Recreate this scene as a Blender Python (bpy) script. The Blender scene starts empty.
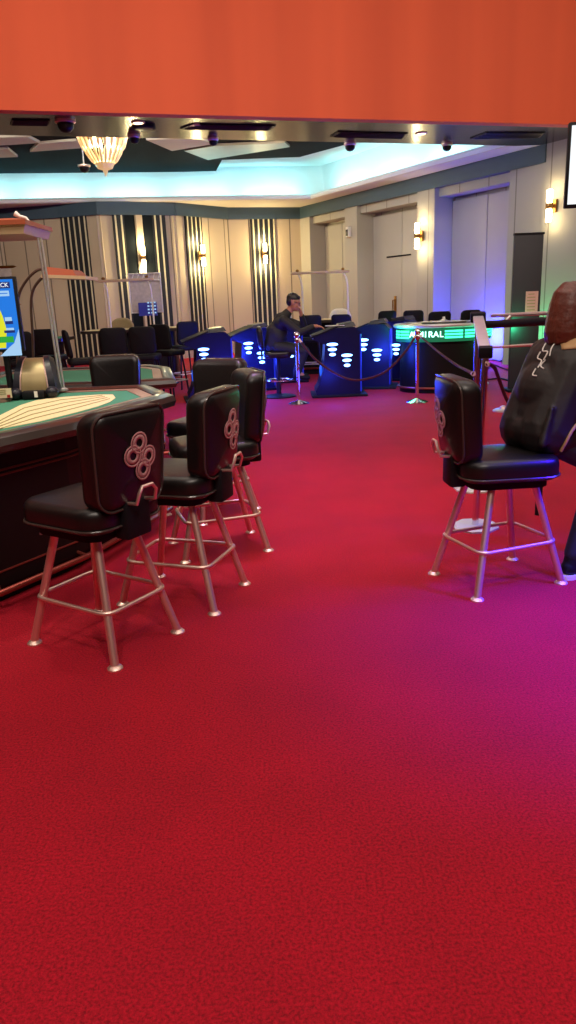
import bpy, bmesh, math, random
from mathutils import Vector, Matrix
from mathutils.bvhtree import BVHTree
random.seed(7)
SC = bpy.context.scene
C = SC.collection
PI = math.pi
R_ = math.radians

# ---------------------------------------------------------------- camera model
F, PITCH, ROLL, EYE = 740.0, R_(16.1), R_(-2.3), 1.5
fw = Vector((0, math.cos(PITCH), -math.sin(PITCH)))
u0 = Vector((0, math.sin(PITCH), math.cos(PITCH)))
r0 = Vector((1, 0, 0))
RT = math.cos(ROLL) * r0 + math.sin(ROLL) * u0
UP = -math.sin(ROLL) * r0 + math.cos(ROLL) * u0
CAMP = Vector((0, 0, EYE))
def ray(x, y): return fw + RT * ((x - 288) / F) - UP * ((y - 512) / F)
def gnd(x, y, h=0.0):                       # point seen at a pixel on the horizontal plane z = h
    d = ray(x, y); return CAMP + d * ((h - EYE) / d.z)
def at(x, y, Y):                            # point seen at a pixel on the plane y = Y
    d = ray(x, y); return CAMP + d * (Y / d.y)
cam = bpy.data.cameras.new('camera'); co = bpy.data.objects.new('camera', cam); C.objects.link(co)
m = Matrix((RT, UP, -fw)).transposed().to_4x4(); m.translation = CAMP
co.matrix_world = m
cam.sensor_fit = 'VERTICAL'; cam.sensor_height = 36; cam.lens = F / 1024 * 36; cam.clip_end = 200
SC.camera = co
SC.view_settings.view_transform = 'Standard'; SC.view_settings.look = 'None'
SC.view_settings.exposure = 0; SC.view_settings.gamma = 1; SC.view_settings.use_curve_mapping = False
w = bpy.data.worlds.new('world'); SC.world = w; w.use_nodes = True
w.node_tree.nodes['Background'].inputs[0].default_value = (.9, .62, .5, 1)
w.node_tree.nodes['Background'].inputs[1].default_value = .012

# ---------------------------------------------------------------- materials
def lin(r, g, b):
    f = lambda c: (c / 255 / 12.92) if c / 255 <= .04045 else ((c / 255 + .055) / 1.055) ** 2.4
    return (f(r), f(g), f(b), 1)
def mat(name, col, rough=.5, metal=0, emit=None, es=0, noise=0, nscale=20, bump=0, spec=.5, coat=0):
    m = bpy.data.materials.new(name); m.use_nodes = True
    nt = m.node_tree; b = nt.nodes['Principled BSDF']
    b.inputs['Base Color'].default_value = col
    b.inputs['Roughness'].default_value = rough; b.inputs['Metallic'].default_value = metal
    b.inputs['Specular IOR Level'].default_value = spec
    if coat: b.inputs['Coat Weight'].default_value = coat
    if emit:
        b.inputs['Emission Color'].default_value = emit; b.inputs['Emission Strength'].default_value = es
    if noise or bump:
        tc = nt.nodes.new('ShaderNodeTexCoord'); n = nt.nodes.new('ShaderNodeTexNoise')
        n.inputs['Scale'].default_value = nscale; n.inputs['Detail'].default_value = 3
        nt.links.new(tc.outputs['Object'], n.inputs['Vector'])
        if noise:
            mx = nt.nodes.new('ShaderNodeMix'); mx.data_type = 'RGBA'
            mx.inputs[6].default_value = tuple(c * (1 - noise) for c in col[:3]) + (1,)
            mx.inputs[7].default_value = tuple(min(1, c * (1 + noise)) for c in col[:3]) + (1,)
            nt.links.new(n.outputs[0], mx.inputs[0]); nt.links.new(mx.outputs[2], b.inputs['Base Color'])
        if bump:
            bp = nt.nodes.new('ShaderNodeBump'); bp.inputs['Strength'].default_value = bump
            bp.inputs['Distance'].default_value = .01
            nt.links.new(n.outputs[0], bp.inputs['Height']); nt.links.new(bp.outputs[0], b.inputs['Normal'])
    return m
def glow(name, col, s): return mat(name, (0, 0, 0, 1), .5, 0, col, s)

M = {}
M['leather'] = mat('black_leather', (.006, .005, .005, 1), .36, noise=.25, nscale=60, bump=.06, spec=.5)
M['mirror'] = mat('polished_chrome', (.78, .76, .74, 1), .16, 1, noise=.05, nscale=8)
M['pipe'] = mat('dark_piping', (.05, .035, .03, 1), .25)
M['chrome'] = mat('chrome', (.86, .64, .56, 1), .42, .9, noise=.06, nscale=8)
M['steel'] = mat('brushed_steel', (.66, .67, .64, 1), .42, .8, noise=.08, nscale=30)
M['plate'] = mat('pale_metal_plate', lin(196, 205, 190), .4, .2, noise=.06, nscale=12)
M['rod'] = mat('dark_bronze_rod', lin(96, 74, 62), .35, .6, noise=.1)
M['emblem'] = mat('emblem_print', lin(176, 128, 128), .5, noise=.35, nscale=90)
M['felt'] = mat('green_felt', lin(58, 128, 100), .9, noise=.12, nscale=120)
M['layout'] = mat('cream_layout', lin(222, 208, 160), .8, noise=.06, nscale=60)
M['print'] = mat('layout_print', lin(150, 140, 95), .8)
M['armrest'] = mat('bronze_armrest', lin(46, 36, 31), .3, noise=.15, nscale=10, coat=.4)
M['wood_rim'] = mat('rim_wood', lin(140, 110, 95), .38, noise=.12, nscale=14)
M['black'] = mat('black_panel', (.004, .003, .003, 1), .42, noise=.2, nscale=4, spec=.25)
M['blackm'] = mat('matt_black', (.006, .006, .008, 1), .6, noise=.2, nscale=12, spec=.2)
M['console'] = mat('console_shell', (.006, .008, .035, 1), .3, noise=.15, nscale=6, spec=.25)
M['dark'] = mat('dark_plastic', (.010, .011, .018, 1), .32, noise=.2, nscale=10, spec=.3)
M['trimred'] = mat('copper_trim', lin(150, 70, 60), .3, .7, noise=.1)
M['copper'] = mat('copper_lamp', lin(168, 86, 56), .45, .2, noise=.08, nscale=6)
M['cream_lamp'] = mat('lamp_underside', lin(205, 180, 140), .5, noise=.05)
M['bronze'] = mat('bronze_shell', lin(150, 136, 96), .38, .5, noise=.12, nscale=10)
M['white'] = mat('white_plastic', lin(225, 222, 215), .45, noise=.03)
M['card'] = mat('cream_card', lin(225, 210, 170), .6, noise=.04)
M['red'] = mat('red_print', lin(170, 30, 30), .5)
M['rope'] = mat('velvet_rope', lin(70, 14, 24), .8, noise=.3, nscale=60)
M['fascia'] = mat('slate_fascia', lin(58, 80, 95), .5, noise=.1, nscale=3)
M['soffitcream'] = mat('cream_plaster', lin(205, 198, 180), .7, noise=.04, nscale=3)
M['cove'] = mat('cove_white', lin(225, 230, 230), .7, noise=.03, nscale=3)
M['slate'] = mat('slate_ceiling', lin(20, 25, 30), .9, noise=.1, nscale=3, spec=.1)
M['brushed'] = mat('brushed_panel', lin(150, 135, 110), .32, .3, noise=.15, nscale=5)
M['brass'] = mat('brass', lin(150, 110, 60), .3, .9, noise=.1)
M['door'] = mat('door_leaf', lin(176, 172, 162), .55, noise=.05, nscale=2)
M['skin'] = mat('skin', lin(178, 120, 95), .5, noise=.08, nscale=25)
M['hairblack'] = mat('black_hair', (.008, .007, .007, 1), .45, noise=.3, nscale=80, bump=.3)
M['hairred'] = mat('auburn_hair', lin(92, 42, 28), .42, noise=.35, nscale=40, bump=.4)
M['suit'] = mat('dark_suit', (.009, .009, .012, 1), .7, noise=.2, nscale=40)
M['jacket'] = mat('black_jacket', lin(25, 19, 18), .6, noise=.3, nscale=18, bump=.25)
M['jeans'] = mat('dark_trousers', (.012, .013, .03, 1), .75, noise=.25, nscale=60)
M['beige'] = mat('beige_patch', lin(176, 140, 96), .6, noise=.1, nscale=30)
M['beigechair'] = mat('beige_upholstery', lin(165, 150, 105), .75, noise=.1, nscale=30)
M['creamchair'] = mat('cream_upholstery', lin(215, 205, 185), .7, noise=.08, nscale=30)
M['shirt'] = mat('pale_shirt', lin(170, 180, 205), .6, noise=.05)
M['bulb'] = glow('lit_bulb', (1, .78, .42, 1), 14)
M['ledblue'] = glow('blue_led', (.16, .38, 1, 1), 9)
M['ledblue2'] = glow('blue_screen_glow', (.02, .12, .9, 1), 1.1)
M['edgeglow'] = glow('painted_blue_edge', (.01, .03, .9, 1), .55)
M['ledgreen'] = glow('green_led', (.05, 1, .48, 1), 2.6)
M['ledgreen2'] = glow('green_led_dim', (.0, .5, .2, 1), .3)
M['ledtext'] = glow('pale_green_letters', (.45, 1, .85, 1), 4)
M['crystal'] = mat('crystal', (1, .86, .6, 1), .08, 0, (1, .62, .18, 1), .5, spec=.9)
M['downlight'] = glow('downlight_lens', (1, .82, .45, 1), 7)
M['scrwhite'] = glow('white_screen', (.93, .97, 1, 1), 1.1)
M['scrblue'] = glow('blue_screen', lin(20, 120, 225), 1)
M['scrnavy'] = glow('navy_screen', lin(18, 40, 110), 1)
M['scrlight'] = glow('light_screen', lin(165, 205, 240), 1)
M['scryellow'] = glow('yellow_screen', lin(225, 225, 40), 1)
M['scrgreen'] = glow('green_screen', lin(40, 165, 60), 1)
M['scrsign'] = glow('violet_screen', lin(38, 40, 120), .8)
M['poster'] = mat('pink_poster', lin(205, 160, 150), .6, noise=.05)
M['board'] = mat('slate_board', lin(38, 42, 46), .6, noise=.1, nscale=6)
M['artwork'] = mat('pale_artwork', lin(190, 180, 170), .6, noise=.3, nscale=14)
M['wallred'] = mat('salmon_wall', lin(150, 90, 75), .7, noise=.05, nscale=3)
M['lens'] = mat('glasses_lens', (.02, .04, .1, 1), .1, 0, (.05, .2, 1, 1), .6)  # blue emission paints a reflected glow on the lenses

def nodes_mat(name, build):
    m = bpy.data.materials.new(name); m.use_nodes = True
    build(m.node_tree, m.node_tree.nodes['Principled BSDF']); return m
def carpet(nt, b):
    tc = nt.nodes.new('ShaderNodeTexCoord')
    n = nt.nodes.new('ShaderNodeTexNoise'); n.inputs['Scale'].default_value = 120; n.inputs['Detail'].default_value = 5; n.inputs['Roughness'].default_value = .7
    n2 = nt.nodes.new('ShaderNodeTexNoise'); n2.inputs['Scale'].default_value = 2.2; n2.inputs['Detail'].default_value = 3
    r = nt.nodes.new('ShaderNodeValToRGB')
    r.color_ramp.elements[0].position = .36; r.color_ramp.elements[0].color = (.20, .001, .007, 1)
    r.color_ramp.elements[1].position = .62; r.color_ramp.elements[1].color = (.56, .004, .022, 1)
    mx = nt.nodes.new('ShaderNodeMix'); mx.data_type = 'RGBA'; mx.blend_type = 'MULTIPLY'
    r2 = nt.nodes.new('ShaderNodeValToRGB')
    r2.color_ramp.elements[0].position = .3; r2.color_ramp.elements[0].color = (.82, .82, .82, 1)
    r2.color_ramp.elements[1].position = .7; r2.color_ramp.elements[1].color = (1, 1, 1, 1)
    L = nt.links.new
    L(tc.outputs['Object'], n.inputs['Vector']); L(tc.outputs['Object'], n2.inputs['Vector'])
    L(n.outputs[0], r.inputs[0]); L(n2.outputs[0], r2.inputs[0])
    mx.inputs[0].default_value = 1; L(r.outputs[0], mx.inputs[6]); L(r2.outputs[0], mx.inputs[7])
    L(mx.outputs[2], b.inputs['Base Color'])
    bp = nt.nodes.new('ShaderNodeBump'); bp.inputs['Strength'].default_value = .5; bp.inputs['Distance'].default_value = .008
    L(n.outputs[0], bp.inputs['Height']); L(bp.outputs[0], b.inputs['Normal'])
    b.inputs['Roughness'].default_value = .85; b.inputs['Specular IOR Level'].default_value = .25
    b.inputs['Sheen Weight'].default_value = .05; b.inputs['Sheen Tint'].default_value = (1, .25, .5, 1); b.inputs['Sheen Roughness'].default_value = .5
M['carpet'] = nodes_mat('red_carpet', carpet)
def seams(period, col, dark, wid=.02, off=0):
    def f(nt, b):
        tc = nt.nodes.new('ShaderNodeTexCoord'); s = nt.nodes.new('ShaderNodeSeparateXYZ')
        a = nt.nodes.new('ShaderNodeMath'); a.operation = 'ADD'; a.inputs[1].default_value = 50 * period + off
        d = nt.nodes.new('ShaderNodeMath'); d.operation = 'DIVIDE'; d.inputs[1].default_value = period
        fr = nt.nodes.new('ShaderNodeMath'); fr.operation = 'FRACT'
        lt = nt.nodes.new('ShaderNodeMath'); lt.operation = 'LESS_THAN'; lt.inputs[1].default_value = wid / period
        mx = nt.nodes.new('ShaderNodeMix'); mx.data_type = 'RGBA'
        mx.inputs[6].default_value = col; mx.inputs[7].default_value = dark
        L = nt.links.new
        L(tc.outputs['Object'], s.inputs[0]); L(s.outputs[0], a.inputs[0]); L(a.outputs[0], d.inputs[0])
        L(d.outputs[0], fr.inputs[0]); L(fr.outputs[0], lt.inputs[0]); L(lt.outputs[0], mx.inputs[0])
        L(mx.outputs[2], b.inputs['Base Color']); b.inputs['Roughness'].default_value = .6
    return f
M['backwall'] = nodes_mat('panelled_cream_wall', seams(.62, lin(190, 172, 145), lin(120, 108, 90), .035))
M['rightwall'] = nodes_mat('grey_cream_wall', seams(.9, lin(170, 165, 155), lin(124, 118, 110), .03, .3))
M['stripes'] = nodes_mat('striped_panel', seams(.155, lin(16, 18, 24), lin(205, 196, 160), .045, .1))
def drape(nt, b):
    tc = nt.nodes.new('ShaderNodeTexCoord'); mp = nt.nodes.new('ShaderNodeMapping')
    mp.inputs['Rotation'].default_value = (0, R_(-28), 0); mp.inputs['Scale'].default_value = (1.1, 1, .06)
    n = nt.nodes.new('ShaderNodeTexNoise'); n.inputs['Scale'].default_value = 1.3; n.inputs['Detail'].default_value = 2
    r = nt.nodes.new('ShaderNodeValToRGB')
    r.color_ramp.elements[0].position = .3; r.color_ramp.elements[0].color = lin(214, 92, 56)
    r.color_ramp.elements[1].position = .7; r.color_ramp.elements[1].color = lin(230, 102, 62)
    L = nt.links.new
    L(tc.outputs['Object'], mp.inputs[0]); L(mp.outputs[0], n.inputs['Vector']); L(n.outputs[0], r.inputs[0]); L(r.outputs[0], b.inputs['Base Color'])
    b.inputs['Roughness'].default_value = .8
M['orange'] = nodes_mat('orange_glow_drape', drape)  # orange cove glow is put into the header's base colour
def gloss_soffit(nt, b):
    tc = nt.nodes.new('ShaderNodeTexCoord'); mp = nt.nodes.new('ShaderNodeMapping')
    mp.inputs['Scale'].default_value = (.4, 12, 1)
    n = nt.nodes.new('ShaderNodeTexNoise'); n.inputs['Scale'].default_value = 3
    r = nt.nodes.new('ShaderNodeValToRGB')
    r.color_ramp.elements[0].color = lin(22, 21, 23); r.color_ramp.elements[1].color = lin(46, 42, 41)
    L = nt.links.new
    L(tc.outputs['Object'], mp.inputs[0]); L(mp.outputs[0], n.inputs['Vector']); L(n.outputs[0], r.inputs[0]); L(r.outputs[0], b.inputs['Base Color'])
    b.inputs['Roughness'].default_value = .2; b.inputs['Metallic'].default_value = .2
M['soffit'] = nodes_mat('dark_gloss_soffit', gloss_soffit)

# ---------------------------------------------------------------- mesh builder
class MB:
    def __init__(s): s.bm = bmesh.new()
    def face(s, pts):
        vs = [s.bm.verts.new(p) for p in pts]
        return s.bm.faces.new(vs)
    def box(s, c, size, rz=0, bev=0, seg=2, mtx=None):
        r = bmesh.ops.create_cube(s.bm, size=1); vs = r['verts']
        for v in vs: v.co = Vector((v.co.x * size[0], v.co.y * size[1], v.co.z * size[2]))
        if bev:
            es = list({e for v in vs for e in v.link_edges})
            rr = bmesh.ops.bevel(s.bm, geom=es, offset=bev, segments=seg, affect='EDGES', profile=.5)
            vs = list({v for f in rr['faces'] for v in f.verts} | {v for v in vs if v.is_valid})
        rm = Matrix.Rotation(rz, 4, 'Z') if mtx is None else mtx
        for v in vs: v.co = (rm @ v.co) + Vector(c)
        return s
    def loft(s, rings, close=True, cap=True):
        R = [[s.bm.verts.new(p) for p in r] for r in rings]
        n = len(R[0])
        for a, b in zip(R, R[1:]):
            for i in range(n if close else n - 1):
                j = (i + 1) % n
                s.bm.faces.new((a[i], a[j], b[j], b[i]))
        if cap:
            for r, rev in ((R[0], True), (R[-1], False)):
                try: s.bm.faces.new(list(reversed(r)) if rev else r)
                except ValueError: pass
        return R
    def tube(s, pts, r, n=10, closed=False, cap=True):
        pts = [Vector(p) for p in pts]; k = len(pts)
        rad = r if isinstance(r, (list, tuple)) else [r] * k
        rings = []; nrm = None
        for i, p in enumerate(pts):
            a = pts[(i - 1) % k] if (closed or i > 0) else p
            b = pts[(i + 1) % k] if (closed or i < k - 1) else p
            t = (b - a).normalized()
            if nrm is None:
                nrm = t.orthogonal().normalized()
            else:
                nrm = (nrm - t * nrm.dot(t)).normalized()
            bn = t.cross(nrm)
            rings.append([p + (nrm * math.cos(2 * PI * q / n) + bn * math.sin(2 * PI * q / n)) * rad[i] for q in range(n)])
        R = s.loft(rings, True, cap and not closed)
        if closed:
            a, b = R[-1], R[0]
            # choose the best twist
            best = min(range(n), key=lambda o: sum((a[i].co - b[(i + o) % n].co).length for i in range(n)))
            for i in range(n):
                s.bm.faces.new((a[i], a[(i + 1) % n], b[(i + 1 + best) % n], b[(i + best) % n]))
        return s
    def cyl(s, p0, p1, r0, r1=None, n=16):
        return s.tube([p0, p1], [r0, r0 if r1 is None else r1], n)
    def lathe(s, prof, c=(0, 0, 0), n=24, sx=1, sy=1):
        rings = [[(c[0] + r * sx * math.cos(2 * PI * i / n), c[1] + r * sy * math.sin(2 * PI * i / n), c[2] + z) for i in range(n)] for r, z in prof]
        s.loft(rings, True, True); return s
    def prism(s, poly, z0, z1):
        s.loft([[(p[0], p[1], z0) for p in poly], [(p[0], p[1], z1) for p in poly]]); return s
    def ell(s, c, rad, n=16, rot=None):
        r = bmesh.ops.create_uvsphere(s.bm, u_segments=n, v_segments=max(6, n // 2 + 2), radius=1)
        for v in r['verts']:
            q = Vector((v.co.x * rad[0], v.co.y * rad[1], v.co.z * rad[2]))
            if rot is not None: q = rot @ q
            v.co = q + Vector(c)
        return s
    def cap(s, a, b, ra, rb, n=12):
        a = Vector(a); b = Vector(b)
        s.tube([a, b], [ra, rb], n); s.ell(a, (ra,) * 3, n); s.ell(b, (rb,) * 3, n); return s
    def xf(s, fn):
        for v in s.bm.verts: v.co = fn(v.co)
        return s
    def mesh(s, name):
        bmesh.ops.recalc_face_normals(s.bm, faces=s.bm.faces[:])
        me = bpy.data.meshes.new(name); s.bm.to_mesh(me); s.bm.free(); return me
    def build(s, name, m, parent=None, smooth=True, loc=None):
        me = s.mesh(name)
        if smooth and len(me.polygons):
            me.shade_smooth(); me.set_sharp_from_angle(angle=R_(38))
        return link(name, me, m, parent, loc)
def link(name, me, m, parent=None, loc=None):
    o = bpy.data.objects.new(name, me); C.objects.link(o)
    if m is not None:
        me.materials.clear(); me.materials.append(m)
    if parent is not None: o.parent = parent
    if loc is not None: o.location = loc
    return o
def tag(o, label=None, cat=None, group=None, kind=None):
    if label: o['label'] = label
    if cat: o['category'] = cat
    if group: o['group'] = group
    if kind: o['kind'] = kind
    return o
def thing(name, label, cat, loc=(0, 0, 0), rz=0, group=None):
    o = bpy.data.objects.new(name, None); C.objects.link(o); o.empty_display_size = .1
    o.location = loc; o.rotation_euler = (0, 0, rz)
    return tag(o, label, cat, group)
def structure(o): o['kind'] = 'structure'; return o
KIDS = {}
def copy_tree(o, parent=None):
    c = o.copy(); C.objects.link(c)
    if parent is not None: c.parent = parent
    for ch in list(o.children): copy_tree(ch, c)
    return c
def another(src, label, loc, rz, group=None):
    c = copy_tree(src); c.location = loc; c.rotation_euler = (0, 0, rz); c['label'] = label
    if group: c['group'] = group
    return c
def text_mesh(s, size, ext=.002, align='CENTER'):
    cu = bpy.data.curves.new('t', 'FONT'); cu.body = s; cu.size = size; cu.extrude = ext; cu.align_x = align; cu.align_y = 'CENTER'
    o = bpy.data.objects.new('t', cu); C.objects.link(o)
    dg = bpy.context.evaluated_depsgraph_get()
    me = bpy.data.meshes.new_from_object(o.evaluated_get(dg))
    bpy.data.objects.remove(o); bpy.data.curves.remove(cu)
    return me
def blob(mb, name, m, parent, voxel=.008, it=4):
    me = mb.mesh(name + '_raw'); o = bpy.data.objects.new('tmp', me); C.objects.link(o)
    a = o.modifiers.new('r', 'REMESH'); a.mode = 'VOXEL'; a.voxel_size = voxel; a.use_smooth_shade = True
    b = o.modifiers.new('s', 'SMOOTH'); b.factor = .5; b.iterations = it
    dg = bpy.context.evaluated_depsgraph_get()
    me2 = bpy.data.meshes.new_from_object(o.evaluated_get(dg)); me2.name = name
    bpy.data.objects.remove(o); bpy.data.meshes.remove(me)
    me2.shade_smooth()
    return link(name, me2, m, parent)
def lamp(name, kind, loc, energy, col, size=.1, size_y=None, rot=None, spot=None, blend=.6):
    l = bpy.data.lights.new(name, kind); l.energy = energy; l.color = col
    if kind == 'AREA':
        l.size = size
        if size_y: l.shape = 'RECTANGLE'; l.size_y = size_y
    else: l.shadow_soft_size = size
    if kind == 'SPOT': l.spot_size = R_(spot); l.spot_blend = blend
    o = bpy.data.objects.new(name, l); C.objects.link(o); o.location = loc
    if rot is not None: o.rotation_euler = rot
    return o
def rrect(w, h, r, n=6):                     # rounded rectangle outline, counter-clockwise
    pts = []
    for cx, cy, a0 in ((w / 2 - r, h / 2 - r, 0), (-w / 2 + r, h / 2 - r, 90), (-w / 2 + r, -h / 2 + r, 180), (w / 2 - r, -h / 2 + r, 270)):
        for i in range(n + 1):
            a = R_(a0 + 90 * i / n); pts.append((cx + r * math.cos(a), cy + r * math.sin(a)))
    return pts
def slab(mb, w, h, t, r, e, fn):             # padded slab; fn maps (u, v, depth) to a point
    rings = []
    def ring(k, d, sc=1): 
        pts = rrect(w - 2 * k, h - 2 * k, max(r - k, .01))
        return [fn(p[0] * sc, p[1] * sc, d) for p in pts]
    dome = e * .25
    for sc, dd in ((.02, dome), (.4, dome * .85), (.75, dome * .45)): rings.append(ring(e, -t / 2 - dd, sc))
    for i in range(5):
        a = R_(90 * i / 4); rings.append(ring(e * (1 - math.sin(a)), -t / 2 + e * (1 - math.cos(a))))
    for i in range(5):
        a = R_(90 - 90 * i / 4); rings.append(ring(e * (1 - math.sin(a)), t / 2 - e * (1 - math.cos(a))))
    for sc, dd in ((.75, dome * .45), (.4, dome * .85), (.02, dome)): rings.append(ring(e, t / 2 + dd, sc))
    mb.loft(rings); return mb

# ---------------------------------------------------------------- the room
HC, HS, HU = 3.72, 4.03, 4.95     # fascia bottom, soffit, coffer ceiling
mb = MB(); mb.box((1, 12, -.05), (34, 40, .1)); structure(mb.build('floor', M['carpet'], smooth=False))

corner = gnd(300, 219, HC); corner.z = 0
dv = ray(-116, 314.2); dv.z = 0; dv.normalize()       # right wall, running away from the camera
dn = -dv                                              # towards the camera
nrm = Vector((dn.y, -dn.x, 0))
if nrm.x > 0: nrm = -nrm                              # into the room (left)
def along(x, y=240):                                  # distance from the corner, on the right wall's face
    d = ray(x, y); A = d.x * nrm.x + d.y * nrm.y
    t = ((corner - CAMP).dot(nrm)) / A
    p = CAMP + d * t; return (p - corner).dot(dn)
RW = Matrix((dn, -nrm, Vector((0, 0, 1)))).transposed().to_4x4()
RW.translation = corner
def on_right(name, mb, m, st=True, smooth=False, parent=None):
    o = mb.build(name, m, None, smooth)
    if parent is None: o.matrix_world = RW
    else: o.parent = parent
    if st and parent is None: structure(o)
    return o
REC = .44                                              # depth of the recesses
sA0, sA1 = along(545, 160), along(590, 160)
def seg(x0, x1): return along(x0), along(x1)
for k, (a, b) in enumerate(((along(300), along(310)), (along(345), along(357)), (along(417), along(434)), (along(508, 220), along(545, 200)))):
    mb = MB(); mb.box(((a + b) / 2, .6, HC / 2), (b - a, 1.2, HC)); on_right('wall_right', mb, M['rightwall'])
RECS = ((along(310), along(345)), (along(357), along(417)), (along(434), along(508, 220)))
for k, (a, b) in enumerate(RECS):
    mb = MB(); mb.box(((a + b) / 2, REC + .3, HC / 2), (b - a + .02, .3, HC)); on_right('wall_right', mb, M['rightwall'])
    # head of the opening
    mb = MB(); mb.box(((a + b) / 2, REC / 2 + .12, HC - .09), (b - a + .02, REC, .18)); on_right('wall_right', mb, M['rightwall'])
    W = b - a
    n = 2
    d = thing('door_%d' % (k + 1), None, None); d.matrix_world = RW; d['kind'] = 'structure'
    for q in range(n):
        mb = MB(); mb.box((a + W * (q + .5) / n, REC + .1, (HC - .25) / 2), (W / n - .02, .07, HC - .27), bev=.012)
        mb.build('door_leaf', M['door'], d, False)
    if k == 1:
        mb = MB(); mb.box((a + W * .40, REC + .05, 1.2), (.07, .05, .5), bev=.01); mb.tube([(a + W * .40, REC + .04, 1.05), (a + W * .40, REC - .03, 1.05), (a + W * .40, REC - .03, 1.35), (a + W * .40, REC + .04, 1.35)], .016)
        mb.build('door_handle', M['brass'], d)
        mb = MB(); mb.box((a + W * .45, REC + .06, 2.42), (W * .4, .03, .035)); mb.build('door_rail', M['slate'], d, False)
# fascia and pier
mb = MB(); mb.box((sA0 / 2, .5, (HC + HS) / 2), (sA0 + .1, 1.1, HS - HC)); on_right('trim_1', mb, M['fascia'])
mb = MB(); mb.box(((sA0 + sA1) / 2, .35, HS / 2), (sA1 - sA0, .75, HS)); on_right('wall_pier', mb, M['rightwall'])
mb = MB(); mb.box((sA1 + 3.5, .3, 2.9), (7, .5, 5.8)); on_right('wall_front', mb, M['wallred'])

mb = MB(); mb.box((0, -4.5, 3.4), (26, .3, 6.9)); structure(mb.build('wall_rear', M['wallred'], smooth=False))
mb = MB(); mb.box((-8.5, 3, 3.4), (.3, 15, 6.9)); structure(mb.build('wall_left', M['wallred'], smooth=False))
# back wall in facets
bp = [gnd(x, y, HC) for x, y in ((-330, 232), (0, 222), (60, 218), (98, 215), (174, 215.5), (227, 219.5), (300, 219))]
BW = []
for i, (a, b) in enumerate(zip(bp, bp[1:])):
    a = Vector((a.x, a.y, 0)); b = Vector((b.x, b.y, 0)); ax = (b - a).normalized(); ny = Vector((-ax.y, ax.x, 0))
    mt = Matrix((ax, ny, Vector((0, 0, 1)))).transposed().to_4x4(); mt.translation = a
    L = (b - a).length
    mb = MB(); mb.box((L / 2, .15, HC / 2), (L + .1, .3, HC)); o = structure(mb.build('wall_back', M['backwall'], smooth=False)); o.matrix_world = mt
    mb = MB(); mb.box((L / 2, .1, (HC + HS) / 2), (L + .1, .4, HS - HC)); o = structure(mb.build('trim_2', M['fascia'], smooth=False)); o.matrix_world = mt
    BW.append((mt, L, a, ax, ny))
def on_back(x, y):                                     # facet, distance along, height for a pixel on the back wall
    d = ray(x, y)
    for i, (mt, L, a, ax, ny) in enumerate(BW):
        t = (a - CAMP).dot(ny) / d.dot(ny)
        p = CAMP + d * t; s = (p - a).dot(ax)
        if -.02 <= s <= L + .02: return i, s, p.z
    return None
def stripe_panel(x0, x1, m=M['stripes'], th=.05, z1=HC):
    i, s0, _ = on_back(x0, 260); r = on_back(x1, 260)
    mt, L, a, ax, ny = BW[i]
    t = (a - CAMP).dot(ny) / ray(x1, 260).dot(ny); s1 = ((CAMP + ray(x1, 260) * t) - a).dot(ax); s1 = min(s1, L)
    mb = MB(); mb.box(((s1 - s0) / 2, -th / 2, z1 / 2), (s1 - s0, th, z1))
    o = structure(mb.build('trim_3', m, smooth=False))
    o.matrix_world = mt @ Matrix.Translation((s0, 0, 0)); return o
stripe_panel(66, 91); stripe_panel(116, 127.5); stripe_panel(127.5, 155, M['slate'], .04); stripe_panel(155, 168); stripe_panel(187, 203); stripe_panel(252, 276)
stripe_panel(137.5, 145, M['backwall'], .08)

# header across the room, its soffit, and the ceilings
N0, N1 = gnd(0, 110, HS), gnd(576, 125, HS)
F0, F1 = gnd(0, 135, HS), gnd(545, 146.5, HS)
def ext(a, b, ta, tb): return a + (b - a) * ta, a + (b - a) * tb
Na, Nb = ext(N0, N1, -.8, 1.45); Fa, Fb = ext(F0, F1, -.8, 1.12)
mb = MB(); mb.prism([Na, Nb, Fb, Fa], HS, HS + .25); structure(mb.build('ceiling_soffit', M['soffit'], smooth=False))
hd = (Nb - Na).normalized(); hn = Vector((-hd.y, hd.x, 0))
Lh = (Nb - Na).length
mh = Matrix((hd, hn, Vector((0, 0, 1)))).transposed().to_4x4(); mh.translation = Vector((Na.x, Na.y, 0))
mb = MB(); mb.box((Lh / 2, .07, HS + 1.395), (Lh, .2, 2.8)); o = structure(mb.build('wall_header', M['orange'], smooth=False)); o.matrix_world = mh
mb = MB(); mb.box((1, 2, 6.85), (30, 22, .1)); structure(mb.build('ceiling', M['soffitcream'], smooth=False))
# coffer: perimeter soffit with an opening, cove face behind the lip, upper ceiling
lipc = gnd(311, 199, HS); lipc.z = 0
lipl = gnd(0, 204, HS); lipl.z = 0
ld = (lipl - lipc).normalized(); lipL = lipc + ld * 16
cv = corner
fd = (F1 - F0); fd.z = 0; fdn = Vector((-fd.y, fd.x, 0)).normalized()
def to_soffit(p, d, back=.05):                         # run from p along d until the soffit's far edge
    q = Vector((F0.x, F0.y, 0)); return p + d * (((q - p).dot(fdn)) / d.dot(fdn) - back)
lipR = to_soffit(lipc, dn)
wL = Vector((bp[0].x, bp[0].y, 0)) + Vector((-1, .5, 0))
mb = MB()
q = [cv + Vector((.6, .6, 0)), wL + Vector((0, .6, 0)), lipL, lipc]
mb.prism(q, HS, HS + .07)
q = [cv + Vector((.6, .6, 0)), lipc, lipR, cv + dn * (sA0 + .1) - nrm * .3]
mb.prism(q, HS - .001, HS + .07)
structure(mb.build('ceiling_perimeter', M['soffitcream'], smooth=False))
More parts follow.
